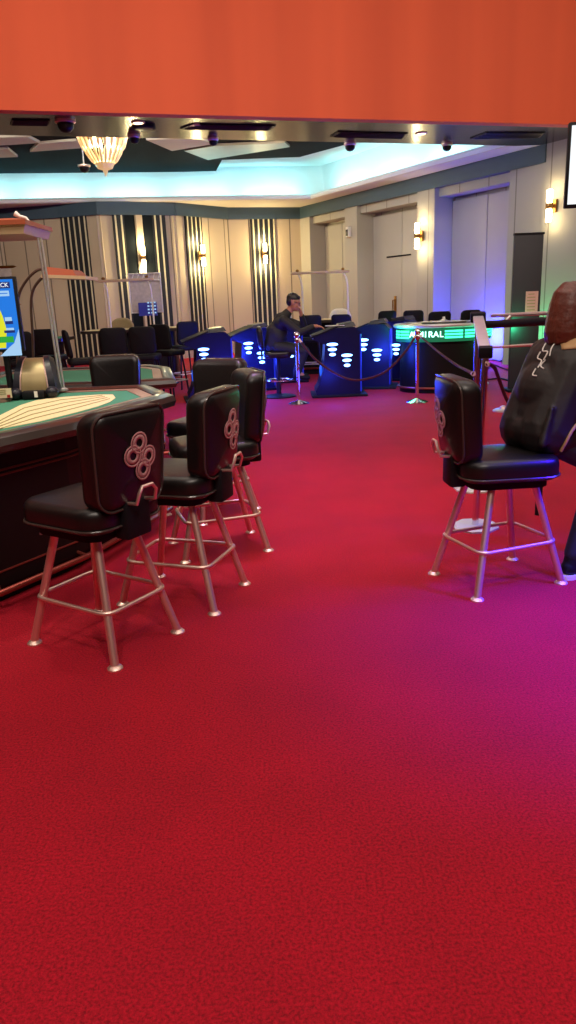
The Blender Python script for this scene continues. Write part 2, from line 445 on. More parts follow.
# lip upstand
mb = MB(); mb.tube([lipL + Vector((0, 0, HS + .06)), lipc + Vector((0, 0, HS + .06)), lipR + Vector((0, 0, HS + .06))], .06, 6)
structure(mb.build('trim_4', M['cove'], smooth=False))
upc = gnd(289, 176, HU); upc.z = 0
off = upc - lipc
bo = abs(off.dot(Vector((-ld.y, ld.x, 0)))) ; ro = abs(off.dot(nrm))
out_b = Vector((-ld.y, ld.x, 0)); out_b = out_b if out_b.y > 0 else -out_b
cb, cr = .75, .75
def corner_off(b, r):                                  # the lip corner moved out from both edges
    # solve p = lipc + out_b*b + t*ld  with (p-lipc).(-nrm) = r
    base = out_b * b; t = (r - base.dot(-nrm)) / ld.dot(-nrm)
    return lipc + base + ld * t
c0 = corner_off(cb, cr); c1 = corner_off(cb - .1, cr - .1)
mb = MB()
Z0, Z1 = HS + .07, HU
a0, a1 = c0 + ld * 17, c1 + ld * 17; b0, b1 = to_soffit(c0, dn), to_soffit(c1, dn)
V = lambda p, z: Vector((p.x, p.y, z))
mb.loft([[V(a0, Z0), V(a1, Z1)], [V(c0, Z0), V(c1, Z1)], [V(b0, Z0), V(b1, Z1)]], close=False, cap=False)
mb.xf(lambda v: v)
structure(mb.build('ceiling_cove', M['cove'], smooth=False))
al = a1 + dv * 1.0
mb = MB(); mb.prism([c1 - ld * 1.5 + dv * 1, al, to_soffit(al, dn, .4), to_soffit(b1 - nrm * 1.5 + dv * 3, dn, .4), c1 - nrm * 1.5 + dv], HU, HU + .1)
structure(mb.build('ceiling_upper', M['cove'], smooth=False))
# dark slate dropped frame with brushed panels
def cpoly(pxs, h): return [gnd(x, y, h) for x, y in pxs]
mb = MB(); mb.prism(cpoly([(-260, 184), (216, 171), (222, 160), (300, 157), (352, 143), (352, 133), (-260, 118)], HU - .12), HU - .12, HU - .01)
structure(mb.build('ceiling_frame', M['slate'], smooth=False))
for k, pxs in enumerate(([(-30, 138), (28, 137), (40, 143), (-20, 147)], [(-60, 152), (8, 149), (18, 157), (-50, 160)], [(146, 140), (196, 138), (214, 144), (172, 151)], [(184, 151), (214, 146), (285, 143), (290, 147), (208, 160)], [(38, 144), (76, 141), (84, 148), (30, 152)])):
    mb = MB(); mb.prism(cpoly(pxs, HU - .17), HU - .17, HU - .11); structure(mb.build('ceiling_panel', M['soffitcream' if k != 3 else 'brushed'], smooth=False))
# cove LEDs lying behind the lip
def cove_led(p0, p1, out, e):
    mid = (p0 + p1) / 2 + out * .42; mid.z = HS + .16
    L = (p1 - p0).length; dr = (p1 - p0).normalized()
    up = (out * .8 + Vector((0, 0, .8))).normalized()
    z = -up; x = dr; y = z.cross(x)
    l = lamp('cove_light', 'AREA', (0, 0, 0), e, (.32, .92, 1.0), L * .9, .08)
    mm = Matrix((x, y, z)).transposed().to_4x4(); mm.translation = mid; l.matrix_world = mm
for k in range(8): cove_led(lipc + ld * (k * 1.9 + .05), lipc + ld * (k * 1.9 + 1.85), out_b, 11)
for k in range(4): cove_led(lipc + dn * (k * 1.9 + .05), lipc + dn * (k * 1.9 + 1.85), -nrm, 12)

# ceiling fittings -------------------------------------------------
def dome_camera(px, py, h, label, r=.07, drop=0):
    p = gnd(px, py, h)
    t = thing('ceiling_dome_camera', label, 'security camera', p, 0, None)
    if drop:
        mb = MB(); mb.cyl((0, 0, 0), (0, 0, drop), .015); mb.build('stem', M['white'], t)
    mb = MB(); mb.lathe([(r * 1.25, .0), (r * 1.25, -.03), (r * 1.05, -.045)]); mb.build('housing', M['chrome'], t)
    mb = MB(); mb.lathe([(r, -.045), (r * .95, -.045 - r * .5), (r * .6, -.045 - r * .9), (r * .1, -.045 - r * 1.05)]); mb.build('dome', M['black'], t)
dome_camera(65, 120, HS, 'large chrome ringed dome camera on the dark soffit left of the chandelier', .115)
dome_camera(134, 135, HS, 'small black dome camera at the soffit edge just right of the chandelier', .08)
dome_camera(213, 138, HS, 'small black dome camera at the middle of the soffit edge', .07)
dome_camera(350, 143, HS, 'black dome camera at soffit edge in front of the right cyan cove corner', .085)
dome_camera(447, 143.5, HS, 'black dome camera hanging low near the right end of the soffit', .08)
dome_camera(84, 165, 4.45, 'black dome camera on white stem hanging below the chandelier against the cyan cove', .11, .38)
for k, (x, y) in enumerate(((138, 122), (196, 125), (262, 126.5), (421, 133))):
    p = gnd(x, y, HS)
    t = thing('downlight', 'lit recessed downlight in the dark soffit, ' + ('leftmost, above the chandelier', 'second from the left', 'third from the left', 'rightmost, near the pale pier')[k], 'ceiling light', p)
    mb = MB(); mb.lathe([(.10, 0), (.10, -.012), (.075, -.02), (.075, -.004)]); mb.build('trim_ring', M['chrome'], t)
    mb = MB(); mb.lathe([(.074, -.005), (.07, -.014), (.01, -.016)]); mb.build('lens', M['downlight'], t)
    lamp('downlight_lamp', 'SPOT', p + Vector((0, 0, -.05)), 50, (1, .78, .45), .06, rot=(0, 0, 0), spot=120)
def vent(pxs, label):
    P = [gnd(x, y, HS) for x, y in pxs]; c = sum(P, Vector()) / 4
    t = thing('ceiling_vent', label, 'air vent', c)
    mb = MB(); mb.prism([p - c for p in P], -.015, 0); mb.build('frame', M['black'], t, False)
    mb = MB()
    for i in range(4):
        f = (i + .5) / 4
        a = P[0].lerp(P[3], f) - c; b = P[1].lerp(P[2], f) - c
        a, b = a.lerp(b, .04), a.lerp(b, .96)
        mb.tube([a + Vector((0, 0, -.018)), b + Vector((0, 0, -.018))], .012, 6)
    mb.build('slats', M['dark'], t)
vent([(180, 128), (270, 129.5), (276, 125), (192, 123.5)], 'long dark slot vent in soffit between the two middle downlights')
vent([(330, 136), (404, 138), (408, 133), (338, 131)], 'long dark slot vent in soffit left of the right downlight')
vent([(470, 138), (540, 137), (545, 132), (486, 132)], 'dark slot vent at the right end of the soffit')
vent([(10, 124), (48, 124.5), (50, 119.5), (12, 119)], 'dark slot vent at the left end of the soffit')
p = gnd(144, 126, HS); t = thing('ceiling_speaker', 'round black ceiling speaker in soffit right of the left downlight', 'speaker', p)
mb = MB(); mb.lathe([(.17, 0), (.17, -.03), (.15, -.045)]); mb.build('rim', M['blackm'], t)
mb = MB(); mb.lathe([(.149, -.04), (.1, -.05), (.01, -.055)]); mb.build('grille', M['dark'], t)
P = [gnd(x, y, HU) for x, y in ((254, 171.5), (278, 171.5), (283, 167.5), (262, 167.5))]; c = sum(P, Vector()) / 4
t = thing('ceiling_grille', 'white square air grille on the cyan lit upper ceiling', 'air vent', c)
mb = MB(); mb.prism([p - c for p in P], -.02, 0); mb.build('frame', M['white'], t, False)
mb = MB()
for i in range(7):
    f = (i + .5) / 7; mb.tube([P[0].lerp(P[3], f) - c + Vector((0, 0, -.024)), P[1].lerp(P[2], f) - c + Vector((0, 0, -.024))], .02, 6)
mb.build('slats', M['cove'], t)

# chandelier
cp = at(105.5, 171, 15.2); t = thing('chandelier', 'lit crystal chandelier bowl hanging beyond the dark soffit', 'chandelier', cp)
mb = MB(); mb.lathe([(.47, .62), (.47, .70), (.40, .72)], n=20); mb.build('ring', M['brass'], t)
for a in range(20):
    an = 2 * PI * a / 20
    mb = MB()
    for (ra, za, rb, zb, s) in ((.46, .64, .36, .36, .035), (.35, .36, .19, .13, .03)):
        p0 = Vector((ra * math.cos(an), ra * math.sin(an), za)); p1 = Vector((rb * math.cos(an), rb * math.sin(an), zb))
        mb.tube([p0, p0.lerp(p1, .2), p0.lerp(p1, .8), p1], [.012, s, s, .01], 6)
    mb.build('crystal', M['crystal'], t, False)
mb = MB(); mb.lathe([(.19, .13), (.14, .04), (.05, .01), (.02, -.08), (.004, -.1)], n=12); mb.build('finial', M['crystal'], t, False)
for a in range(6):
    an = 2 * PI * a / 6; mb = MB(); mb.ell((.2 * math.cos(an), .2 * math.sin(an), .5), (.05, .05, .1), 10); mb.build('bulb', M['bulb'], t)
mb = MB(); mb.cyl((0, 0, .7), (0, 0, HU - .16 - cp.z), .02); mb.build('stem', M['brass'], t)
lamp('chandelier_lamp', 'POINT', cp + Vector((0, 0, .45)), 26, (1, .74, .4), .25)

# wall sconces
def make_sconce(label, group=None):
    t = thing('wall_sconce', label, 'wall lamp', group=group)
    mb = MB(); mb.box((0, -.03, 0), (.14, .05, .22), bev=.01); mb.cyl((0, -.05, 0), (0, -.14, 0), .03); mb.box((0, -.14, 0), (.1, .1, .09), bev=.01); mb.build('bracket', M['brass'], t)
    for sgn in (1, -1):
        mb = MB(); mb.lathe([(.045, sgn * .05), (.055, sgn * .08), (.055, sgn * .26), (.045, sgn * .28)], (0, -.14, 0), 14); mb.build('lamp_shade', M['bulb'], t)
    return t
sc0 = None
SCON = []
for (x, y, lab) in ((141.5, 258, 'lit double wall sconce on slate strip between striped panels, leftmost on the back wall'), (197.5, 256, 'lit double wall sconce, middle one of three on the back wall'), (263, 254, 'lit double wall sconce on striped panel behind the seated man, rightmost on the back wall')):
    i, s, z = on_back(x, y); mt = BW[i][0]
    pos = mt @ Vector((s, -.09, z))
    ang = math.atan2(BW[i][3].y, BW[i][3].x)
    SCON.append((pos, ang, lab, mt.to_3x3() @ Vector((0, -1, 0)), 95))
for (x, y, lab, sp) in ((423, 236, 'lit double wall sconce on the narrow pilaster between the right wall doors', 34), (556, 206, 'lit double wall sconce on the pale pier under the white television', 14)):
    d = ray(x, y); tt = (corner - CAMP).dot(nrm) / d.dot(nrm); pos = CAMP + d * tt + nrm * .03
    SCON.append((pos, math.atan2(dn.y, dn.x), lab, nrm.copy(), sp))
for pos, ang, lab, out, e in SCON:
    if sc0 is None: sc0 = make_sconce(lab, None); o = sc0
    else: o = copy_tree(sc0); o['label'] = lab
    o.location = pos; o.rotation_euler = (0, 0, ang if out.dot(Vector((math.sin(ang), -math.cos(ang), 0))) > 0 else ang + PI)
    for dz in (.34, -.34):
        lamp('sconce_lamp', 'POINT', pos + out * .2 + Vector((0, 0, dz)), e * .35, (1, .79, .38), .06)

# ---------------------------------------------------------------- casino stools
def swivel(o, a):                             # turn the upper part on the leg frame
    for c in o.children:
        if c.name.split('.')[0] not in ('leg', 'foot_ring'): c.rotation_euler = (0, 0, R_(a))
    return o
def make_stool(label):
    t = thing('casino_stool', label, 'stool')
    ST = .70
    mb = MB(); slab(mb, .50, .45, .12, .11, .04, lambda u, v, d: Vector((u + .0, v, ST - .06 + d))); seat = mb.build('seat', M['leather'], t)
    mb = MB(); mb.tube([(p[0], p[1], ST - .095) for p in rrect(.505, .455, .11)], .006, 8, True); mb.build('piping', M['pipe'], seat)
    mb = MB(); mb.prism(rrect(.40, .36, .08), .545, .58); mb.build('seat_plate', M['blackm'], t)
    def bend(u, v, d):      # u lateral, v height from middle, d depth (+ = front)
        wv = 1 - .10 * max(0, -v / .2) 
        y = u * wv
        x = -.235 + d - .10 * (v + .2) + .9 * y * y * (1 if v > -.3 else 0)
        return Vector((x, y, .885 + v))
    mb = MB(); slab(mb, .42, .42, .125, .065, .045, bend); back = mb.build('backrest', M['leather'], t)
    mb = MB(); mb.tube([bend(p[0], p[1], -.05) for p in rrect(.412, .412, .065)], .006, 8, True); mb.build('piping', M['pipe'], back)
    # four chips print on the back face
    mb = MB()
    for (cu, cvv) in ((.011, .070), (.046, .020), (-.046, .004), (-.011, -.046)):
        n = 20
        for (ra, rb) in ((.047, .038), (.035, .017)):
            A, B = [], []
            for i in range(n):
                a = 2 * PI * i / n
                A.append(bend(cu + ra * math.cos(a), cvv + ra * math.sin(a), -.0775)); B.append(bend(cu + rb * math.cos(a), cvv + rb * math.sin(a), -.0775))
            va = [mb.bm.verts.new(p) for p in A]; vb = [mb.bm.verts.new(p) for p in B]
            for i in range(n): mb.bm.faces.new((va[i], va[(i + 1) % n], vb[(i + 1) % n], vb[i]))
    e = mb.build('emblem', M['emblem'], back); e['label'] = 'pale print of four gaming chips in a diamond'
    so = e.modifiers.new('thick', 'SOLIDIFY'); so.thickness = .0015; so.offset = 0
    # bracket and pull handle behind
    mb = MB(); mb.box((-.245, 0, .625), (.085, .15, .17), bev=.015); mb.build('back_bracket', M['blackm'], t)
    mb = MB(); mb.tube([(-.275, -.05, .70), (-.335, -.055, .705), (-.35, -.05, .75), (-.35, -.03, .775), (-.35, .03, .775), (-.35, .05, .75), (-.335, .055, .705), (-.275, .05, .70)], .008, 8); mb.build('pull_handle', M['chrome'], t)
    FX, FY = .26, .205
    for sx in (1, -1):
        for sy in (1, -1):
            top = Vector((sx * .125, sy * .105, .56)); bot = Vector((sx * FX, sy * FY, .012))
            mb = MB(); mb.tube([top, bot], .0185, 14); lg = mb.build('leg', M['chrome'], t)
            mb = MB(); mb.lathe([(.034, 0), (.034, .006), (.026, .014), (.014, .02)], (bot.x, bot.y, 0), 18); mb.build('foot_pad', M['chrome'], lg)
    k = (.56 - .235) / .548
    rx, ry = .125 + (FX - .125) * k + .028, .105 + (FY - .105) * k + .026
    mb = MB(); mb.tube([(p[0], p[1], .235) for p in rrect(2 * rx, 2 * ry, .055, 5)], .0105, 10, True); mb.build('foot_ring', M['chrome'], t)
    return t
s1 = make_stool('black leather stool with chip emblem at near side of card table, nearest to the camera')
s1.location = (-.875, 3.19, 0); s1.rotation_euler = (0, 0, R_(147))
another(s1, 'black leather stool with chip emblem, second from the camera along the card table', (-.566, 3.69, 0), R_(161))
another(s1, 'black leather stool with side facing right, at the outer corner of the card table', (-.442, 4.46, 0), R_(198))
swivel(another(s1, 'black leather stool showing its front, farthest at the corner of the card table', (-.56, 5.28, 0), R_(225)), 20)
swivel(another(s1, 'black leather stool on the right with a woman sitting on it', (1.11, 3.735, 0), R_(20)), -16)
another(s1, 'brown lit stool back standing between the two left card tables', (-1.42, 6.16, 0), R_(-90))

# ---------------------------------------------------------------- card tables
def inset(poly, d):
    n = len(poly); out = []
    for i in range(n):
        p0, p1, p2 = Vector(poly[i - 1]), Vector(poly[i]), Vector(poly[(i + 1) % n])
        e1 = (p1 - p0).normalized(); e2 = (p2 - p1).normalized()
        n1 = Vector((-e1.y, e1.x)); n2 = Vector((-e2.y, e2.x))
        b = (n1 + n2); b = b / max(.3, b.length_squared / 2)
        q = p1 + b * d; out.append((q.x, q.y))
    return out
def card_table(label, poly, H, lay=None, base_in=.16):
    # poly counter-clockwise, local
    t = thing('card_table', label, 'gaming table')
    o1 = inset(poly, .0); o2 = inset(poly, .05); i1 = inset(poly, .15); i2 = inset(poly, .25)
    mb = MB()
    def ringz(pl, z): return [(p[0], p[1], z) for p in pl]
    mb.loft([ringz(inset(poly, .06), H - .10), ringz(inset(poly, .015), H - .085), ringz(o1, H - .05), ringz(inset(poly, .015), H - .015), ringz(inset(poly, .045), H), ringz(inset(poly, .10), H + .002), ringz(inset(poly, .125), H - .012), ringz(inset(poly, .125), H - .1)], cap=False)
    mb.build('armrest', M['armrest'], t)
    mb = MB(); mb.loft([ringz(inset(poly, .126), H - .06), ringz(inset(poly, .126), H - .018), ringz(inset(poly, .215), H - .018), ringz(inset(poly, .215), H - .06)], cap=False); mb.build('inner_rim', M['wood_rim'], t, False)
    mb = MB(); mb.prism(inset(poly, .2), H - .06, H - .022); mb.build('felt', M['felt'], t, False)
    bpoly = inset(poly, base_in); b2 = inset(poly, base_in + .03)
    mb = MB(); mb.prism(bpoly, .12, H - .06); mb.build('skirt', M['black'], t, False)
    mb = MB(); mb.prism(inset(poly, base_in + .1), 0, .12); mb.build('plinth', M['blackm'], t, False)
    for z, m in ((H - .20, 'trimred'), (H - .225, 'trimred'), (.20, 'trimred')):
        mb = MB(); mb.tube([(p[0], p[1], z) for p in inset(poly, base_in - .004)], .006, 6, True); mb.build('trim_line', M[m], t)
    fr = inset(poly, base_in - .07)
    mb = MB(); mb.tube([(p[0], p[1], .12) for p in fr], .018, 10, True)
    fin = inset(poly, base_in + .02)
    for p, q in zip(fr, fin): mb.cyl((p[0], p[1], .12), (q[0], q[1], .14), .01, n=8)
    mb.build('foot_rail', M['trimred'], t)
    return t
HT = .92
P1 = [(-2.9, 3.42), (-1.42, 3.42), (-1.08, 4.0), (-.72, 5.0), (-1.0, 5.66), (-2.9, 5.72)]
t1 = card_table('large green felt card table with cream layout, at left in the foreground', P1, HT)
# printed layout
lay = [gnd(x, y, HT - .018) for x, y in ((-40, 440), (0, 428.5), (40, 421), (78, 411.5), (98, 406), (110, 401.5), (115.5, 397.5), (113, 394.3), (100, 394.3), (80, 395.5), (55, 397.3), (36, 400), (20, 405), (0, 415), (-40, 430))]
mb = MB(); mb.prism(lay, HT - .0215, HT - .019); ly = mb.build('layout', M['layout'], t1, False)
mb = MB()
def arc_px(pts, r=.006):
    mb.tube([gnd(x, y, HT - .0185) for x, y in pts], r, 6)
for f in (.2, .4, .6, .8):
    A = [(-20, 430), (20, 405), (55, 397.3), (100, 394.3)]; B = [(-20, 436), (40, 421), (78, 411.5), (112, 400)]
    arc_px([(a[0] + (b[0] - a[0]) * f, a[1] + (b[1] - a[1]) * f) for a, b in zip(A, B)], .004)
mb.build('layout_print', M['print'], ly)
mb = MB(); a = [gnd(x, y, HT - .02) for x, y in ((-20, 406), (10, 401.5), (17, 397.5), (12, 394.5), (-20, 396))]; mb.prism(a, HT - .02, HT + .0); mb.build('chip_tray', M['wood_rim'], t1, False)
# letters on the skirt (partly hidden by the stool)
me = text_mesh('SLOT', .1, .002)
M['dimletter'] = mat('faded_letters', lin(105, 55, 60), .6)
lt = link('letters', me, M['dimletter'], t1)
pb = [Vector(p) for p in inset(P1, .16)]; fa = (pb[2] - pb[1]).normalized(); lpos = pb[1] + fa * .42
lt.matrix_world = Matrix.Translation((lpos.x + .004, lpos.y - .004, .345)) @ Matrix.Rotation(math.atan2(fa.y, fa.x), 4, 'Z') @ Matrix.Rotation(PI / 2, 4, 'X')
P2 = [(-3.2, 6.86), (-1.3, 6.86), (-.98, 6.95), (-1.22, 8.3), (-1.5, 8.75), (-3.2, 8.75)]
t2 = card_table('second green felt card table standing behind the foreground one', P2, .83)

# shuffler machine
p = gnd(38, 396.5, HT - .0195); t = thing('card_shuffler', 'black and bronze card shuffler with rounded back on the card table', 'card shuffler', p, R_(8))
tap = lambda v: Vector((v.x * (1 - .32 * max(0, v.z / .27) ** 2.2), v.y, v.z))
def prof_x(mb, prof, w, e=0):              # side profile (y,z) extruded along x
    mb.loft([[(-w / 2, y, z) for y, z in prof], [(w / 2, y, z) for y, z in prof]])
arc = [(-.12, .02)] + [(-.10 + .2 * (1 - math.cos(a)) * .9, .03 + .235 * math.sin(a)) for a in [R_(90 * i / 8) for i in range(9)]] + [(.2, .235), (.22, .02)]
mb = MB(); prof_x(mb, [(y, z) for y, z in arc], .19); mb.xf(tap); mb.build('shell', M['bronze'], t)
for sx in (-1, 1):
    mb = MB(); prof_x(mb, [(y * 1.04 + .002, z * 1.05) for y, z in arc], .055); mb.xf(lambda v: tap(v + Vector((sx * .118, 0, 0)))); mb.build('side_panel', M['dark'], t)
    mb = MB(); mb.tube([(sx * .093, y - .004, z + .004) for y, z in arc[1:-2]], .006, 6); mb.xf(tap); mb.build('edge_trim', M['chrome'], t)
    mb = MB(); mb.ell((sx * .12, -.13, .04), (.045, .05, .04), 14); mb.build('foot', M['dark'], t)
mb = MB(); mb.box((0, -.14, .03), (.15, .07, .055), bev=.012); mb.build('card_slot', M['blackm'], t)
mb = MB(); mb.box((.02, -.178, .035), (.022, .006, .04)); mb.build('card_label', M['white'], t)
# rules card in a holder
p = gnd(4, 399, HT - .0); t = thing('table_sign', 'small cream rules card with red square standing on the card table', 'sign', p, R_(5))
mb = MB(); mb.box((-.02, 0, .035), (.15, .008, .07)); mb.build('card', M['card'], t, False)
mb = MB(); mb.box((.035, -.006, .018), (.02, .003, .018)); mb.build('red_square', M['red'], t, False)
mb = MB()
for k in range(3): mb.box((-.03, -.006, .06 - k * .013), (.1, .002, .004))
mb.build('print_lines', M['print'], t, False)
mb = MB(); mb.box((-.02, .0, .003), (.16, .03, .006)); mb.build('holder', M['blackm'], t, False)

# screen on the table
YS = 5.15
br, tr = at(24.5, 351, YS), at(16, 276, YS)
hS = (tr - br).length; wS = .95
t = thing('table_screen', 'blue information screen on a dark post at the left edge of the card table', 'screen', (br.x, YS, HT - .02), R_(6))
lean = (tr.x - br.x) / hS
zb = br.z - HT + .02
mb = MB(); mb.box((-wS / 2, .03, zb + hS / 2), (wS, .05, hS), bev=.006); mb.build('bezel', M['blackm'], t)
inn = .018
def quad(u0, v0, u1, v1, m, name='screen_graphic', lay=1, par=None):   # from the right edge / top edge inwards
    mb = MB(); mb.box((-(u0 + u1) / 2, .004 - .0012 * lay, zb + hS - (v0 + v1) / 2), (abs(u1 - u0), .002, abs(v1 - v0))); return mb.build(name, m, par or scr, False)
def polyq(pts, m, lay=1):
    mb = MB(); mb.loft([[(-u, .004 - .0012 * lay, zb + hS - v) for u, v in pts], [(-u, .0055 - .0012 * lay, zb + hS - v) for u, v in pts]]); return mb.build('screen_graphic', m, scr, False)
scr = quad(inn, inn, wS - inn, hS - inn, M['scrblue'], 'screen', 0, t)
def wrd(s, u, v, size, m):
    me = text_mesh(s, size, .0008, 'RIGHT'); o = link('screen_text', me, m, scr); o.matrix_local = Matrix.Translation((-u, -.0015, zb + hS - v)) @ Matrix.Rotation(PI / 2, 4, 'X')
quad(.038, .035, .5, .075, M['scrnavy']); wrd('BLACKJACK', .047, .055, .038, M['scrwhite'])
quad(.05, .09, .5, .125, M['scrlight'])
quad(.06, .104, .3, .11, M['scrblue'], lay=2)
polyq([(.118, .46), (.098, .34), (.112, .25), (.14, .16), (.3, .15), (.3, .46)], M['scryellow'])
polyq([(.02, .5), (.02, .34), (.06, .43), (.10, .46), (.16, .51), (.5, .5), (.5, .513), (.02, .513)], M['scrlight'])
quad(.055, .26, .1, .29, M['scrlight']); quad(.05, .285, .1, .305, M['scrnavy'], lay=2)
quad(.05, .33, .1, .345, M['scrlight']); quad(.045, .345, .115, .362, M['scrnavy'], lay=2)
quad(.06, .385, .35, .425, M['scrgreen'], lay=2)
mb = MB(); mb.cyl((-.14, .06, zb + .1), (-.14, .07, .02), .022); mb.box((-.14, .06, .012), (.14, .1, .024), bev=.006); mb.build('post', M['blackm'], t)
# red card next to it
# ---------------------------------------------------------------- lamps over tables
Yp = 5.48
pb_ = at(62, 384, Yp); pt_ = at(41, 238, Yp)
t = thing('table_lamp_canopy', 'large copper lamp hood on a slanted double rod pole over the card table', 'lamp', (pb_.x, Yp, HT - .005))
org = Vector((pb_.x, Yp, HT - .005))
for dx in (-.011, .011):
    mb = MB(); mb.cyl(Vector((dx, 0, 0)), pt_ - org + Vector((dx - .012, 0, .0)), .0085, n=10); mb.build('pole', M['steel'], t)
mb = MB(); mb.lathe([(.04, 0), (.04, .012), (.02, .02)]); mb.build('pole_base', M['steel'], t)
a = at(30, 235, 5.3) - org; top = at(20, 218, 5.3) - org
z0, z1, z2 = a.z, a.z + .06, top.z + .01
x1 = a.x
mb = MB(); mb.loft([[(x1 - 2.2, -.25, z0 + .005), (x1 - .02, -.25, z0 + .005), (x1 - .02, .3, z0 + .005), (x1 - 2.2, .3, z0 + .005)], [(x1 - 2.2, -.26, z1), (x1, -.26, z1), (x1, .31, z1), (x1 - 2.2, .31, z1)]]); mb.build('lamp_tray', M['cream_lamp'], t, False)
mb = MB(); mb.loft([[(x1 - 2.2, -.28, z1), (x1 + .01, -.28, z1), (x1 + .01, .33, z1), (x1 - 2.2, .33, z1)], [(x1 - 2.2, -.28, z1 + .03), (x1 + .01, -.28, z1 + .03), (x1 + .01, .33, z1 + .03), (x1 - 2.2, .33, z1 + .03)], [(x1 - 2.2, -.1, z2), (x1 - .13, -.1, z2), (x1 - .13, .15, z2), (x1 - 2.2, .15, z2)]]); mb.build('lamp_hood', M['copper'], t, False)
b0_ = Vector((x1 - .1, 0, z2))
mb = MB(); mb.tube([b0_ + Vector((.06, 0, -.03)), b0_ + Vector((.03, 0, .01)), b0_ + Vector((-.01, 0, .02)), b0_ + Vector((-.04, 0, .04))], [.008, .009, .012, .02], 10); mb.build('hook', M['white'], t)
# second lamp with two bent rods
Y2 = 7.6
fb = Vector((at(34.5, 385, Y2).x, Y2, .81)); 
t = thing('table_lamp_canopy', 'slim copper lamp hood carried on two curved rods above the second card table', 'lamp', fb)
def rel(x, y, Y=Y2): return at(x, y, Y) - fb
def smooth_path(P, k=6):
    P = [Vector(p) for p in P]; out = []
    for i in range(len(P) - 1):
        a, b, c, d = P[max(i - 1, 0)], P[i], P[i + 1], P[min(i + 2, len(P) - 1)]
        for j in range(k):
            u = j / k; out.append(.5 * ((2 * b) + (c - a) * u + (2 * a - 5 * b + 4 * c - d) * u * u + (3 * b - a - 3 * c + d) * u ** 3))
    out.append(P[-1]); return out
mb = MB(); mb.tube(smooth_path([Vector((0, 0, 0)), rel(33, 340), rel(31, 305), rel(34, 288), rel(44, 276), rel(52, 272)]), .014, 8); mb.build('rod', M['rod'], t)
mb = MB(); mb.tube(smooth_path([rel(18, 385, Y2 + .3) * 1, rel(17, 330, Y2 + .3), rel(18, 300, Y2 + .3), rel(24, 284, Y2 + .3), rel(36, 271, Y2 + .3), rel(48, 268, Y2 + .3)]), .014, 8); mb.build('rod', M['rod'], t)
hA, hB = rel(49, 275), rel(88, 280)
zB = hA.z - .03
mb = MB(); mb.loft([[(hA.x - .02, -.2, hA.z - .03), (hB.x + .03, -.2, zB - .03), (hB.x + .03, .3, zB - .03), (hA.x - .02, .3, hA.z - .03)], [(hA.x - .02, -.2, hA.z), (hB.x + .03, -.2, zB), (hB.x + .03, .3, zB), (hA.x - .02, .3, hA.z)]]); mb.build('lamp_tray', M['cream_lamp'], t, False)
mb = MB(); mb.loft([[(hA.x, -.18, hA.z), (hB.x - .06, -.18, zB), (hB.x - .06, .28, zB), (hA.x, .28, hA.z)], [(hA.x + .02, -.12, hA.z + .07), (hB.x - .11, -.12, zB + .065), (hB.x - .11, .22, zB + .065), (hA.x + .02, .22, hA.z + .07)]]); mb.build('lamp_hood', M['copper'], t, False)

# thin white lamp frames over far tables
def lamp_frame(label, base, W, Ht, th=.03):
    t = thing('lamp_frame', label, 'lamp', base)
    for x in (0, W):
        mb = MB(); mb.tube(smooth_path([(x, 0, 0), (x, 0, Ht * .6), (x - .02, .02, Ht * .85), (x - .08, .1, Ht)]), .016, 8); mb.build('rod', M['white'], t)
    mb = MB(); mb.box((W / 2 - .08, .1, Ht), (W + .25, .14, .045), bev=.01); mb.build('lamp_bar', M['cream_lamp'], t)
    for x in (0, W): 
        mb = MB(); mb.ell((x - .08, .1, Ht + .045), (.035, .035, .03), 10); mb.build('knob', M['brass'], t)
    return t

# ---------------------------------------------------------------- far furniture
def far_chair(label):
    t = thing('bar_chair', label, 'chair')
    mb = MB(); slab(mb, .42, .42, .09, .08, .03, lambda u, v, d: Vector((u, v, .72 + d))); mb.build('seat', M['blackm'], t)
    mb = MB(); slab(mb, .40, .40, .06, .07, .025, lambda u, v, d: Vector((-.2 + d - .12 * v + .6 * u * u, u, .98 + v))); mb.build('backrest', M['blackm'], t)
    for sx in (1, -1):
        for sy in (1, -1):
            mb = MB(); mb.tube([(sx * .15, sy * .14, .69), (sx * .21, sy * .2, 0)], .016, 8); mb.build('leg', M['dark'], t)
    mb = MB(); mb.tube([(p[0], p[1], .27) for p in rrect(.42, .4, .04, 3)], .011, 6, True); mb.build('foot_ring', M['steel'], t)
    return t
def atz(x, Y):                                        # floor point below a pixel column at distance Y
    p = at(x, 340, Y); return (p.x, Y, 0)
ch = far_chair('dark bar chair with its back to the camera, in front of the white lamp frame')
ch.location = atz(115, 11.6); ch.rotation_euler = (0, 0, R_(96))
FAR = [(145, 11.6, 88, 'dark bar chair with back to the camera in front of the blue sign'),
       (80, 11.2, 20, 'dark bar chair seen from the side, just right of the lamp pole'),
       (50, 12.3, 80, 'dark bar chair at the left end of the far row, behind the lamp pole'),
       (22, 11.5, 95, 'dark bar chair at far left behind the card shuffler'),
       (168, 12.4, 60, 'dark bar chair turned sideways between the blue sign and the first blue console'),
       (184, 13.6, 120, 'dark bar chair furthest back, below the middle wall sconce'),
       (311, 14.6, 90, 'dark bar chair just behind the face of the seated man'),
       (414, 15.2, 75, 'dark bar chair behind the left end of the green lit roulette table'),
       (436, 13.4, 95, 'dark bar chair behind the middle of the green lit roulette table'),
       (464, 13.6, 110, 'dark bar chair behind the right end of the green lit roulette table'),
       (346, 14.2, 60, 'dark bar chair beside the cream tub chair behind the blue consoles'),
       (383, 15.7, 110, 'dark bar chair behind the green sided console')]
for x, Y, a, lab in FAR: another(ch, lab, atz(x, Y), R_(a))
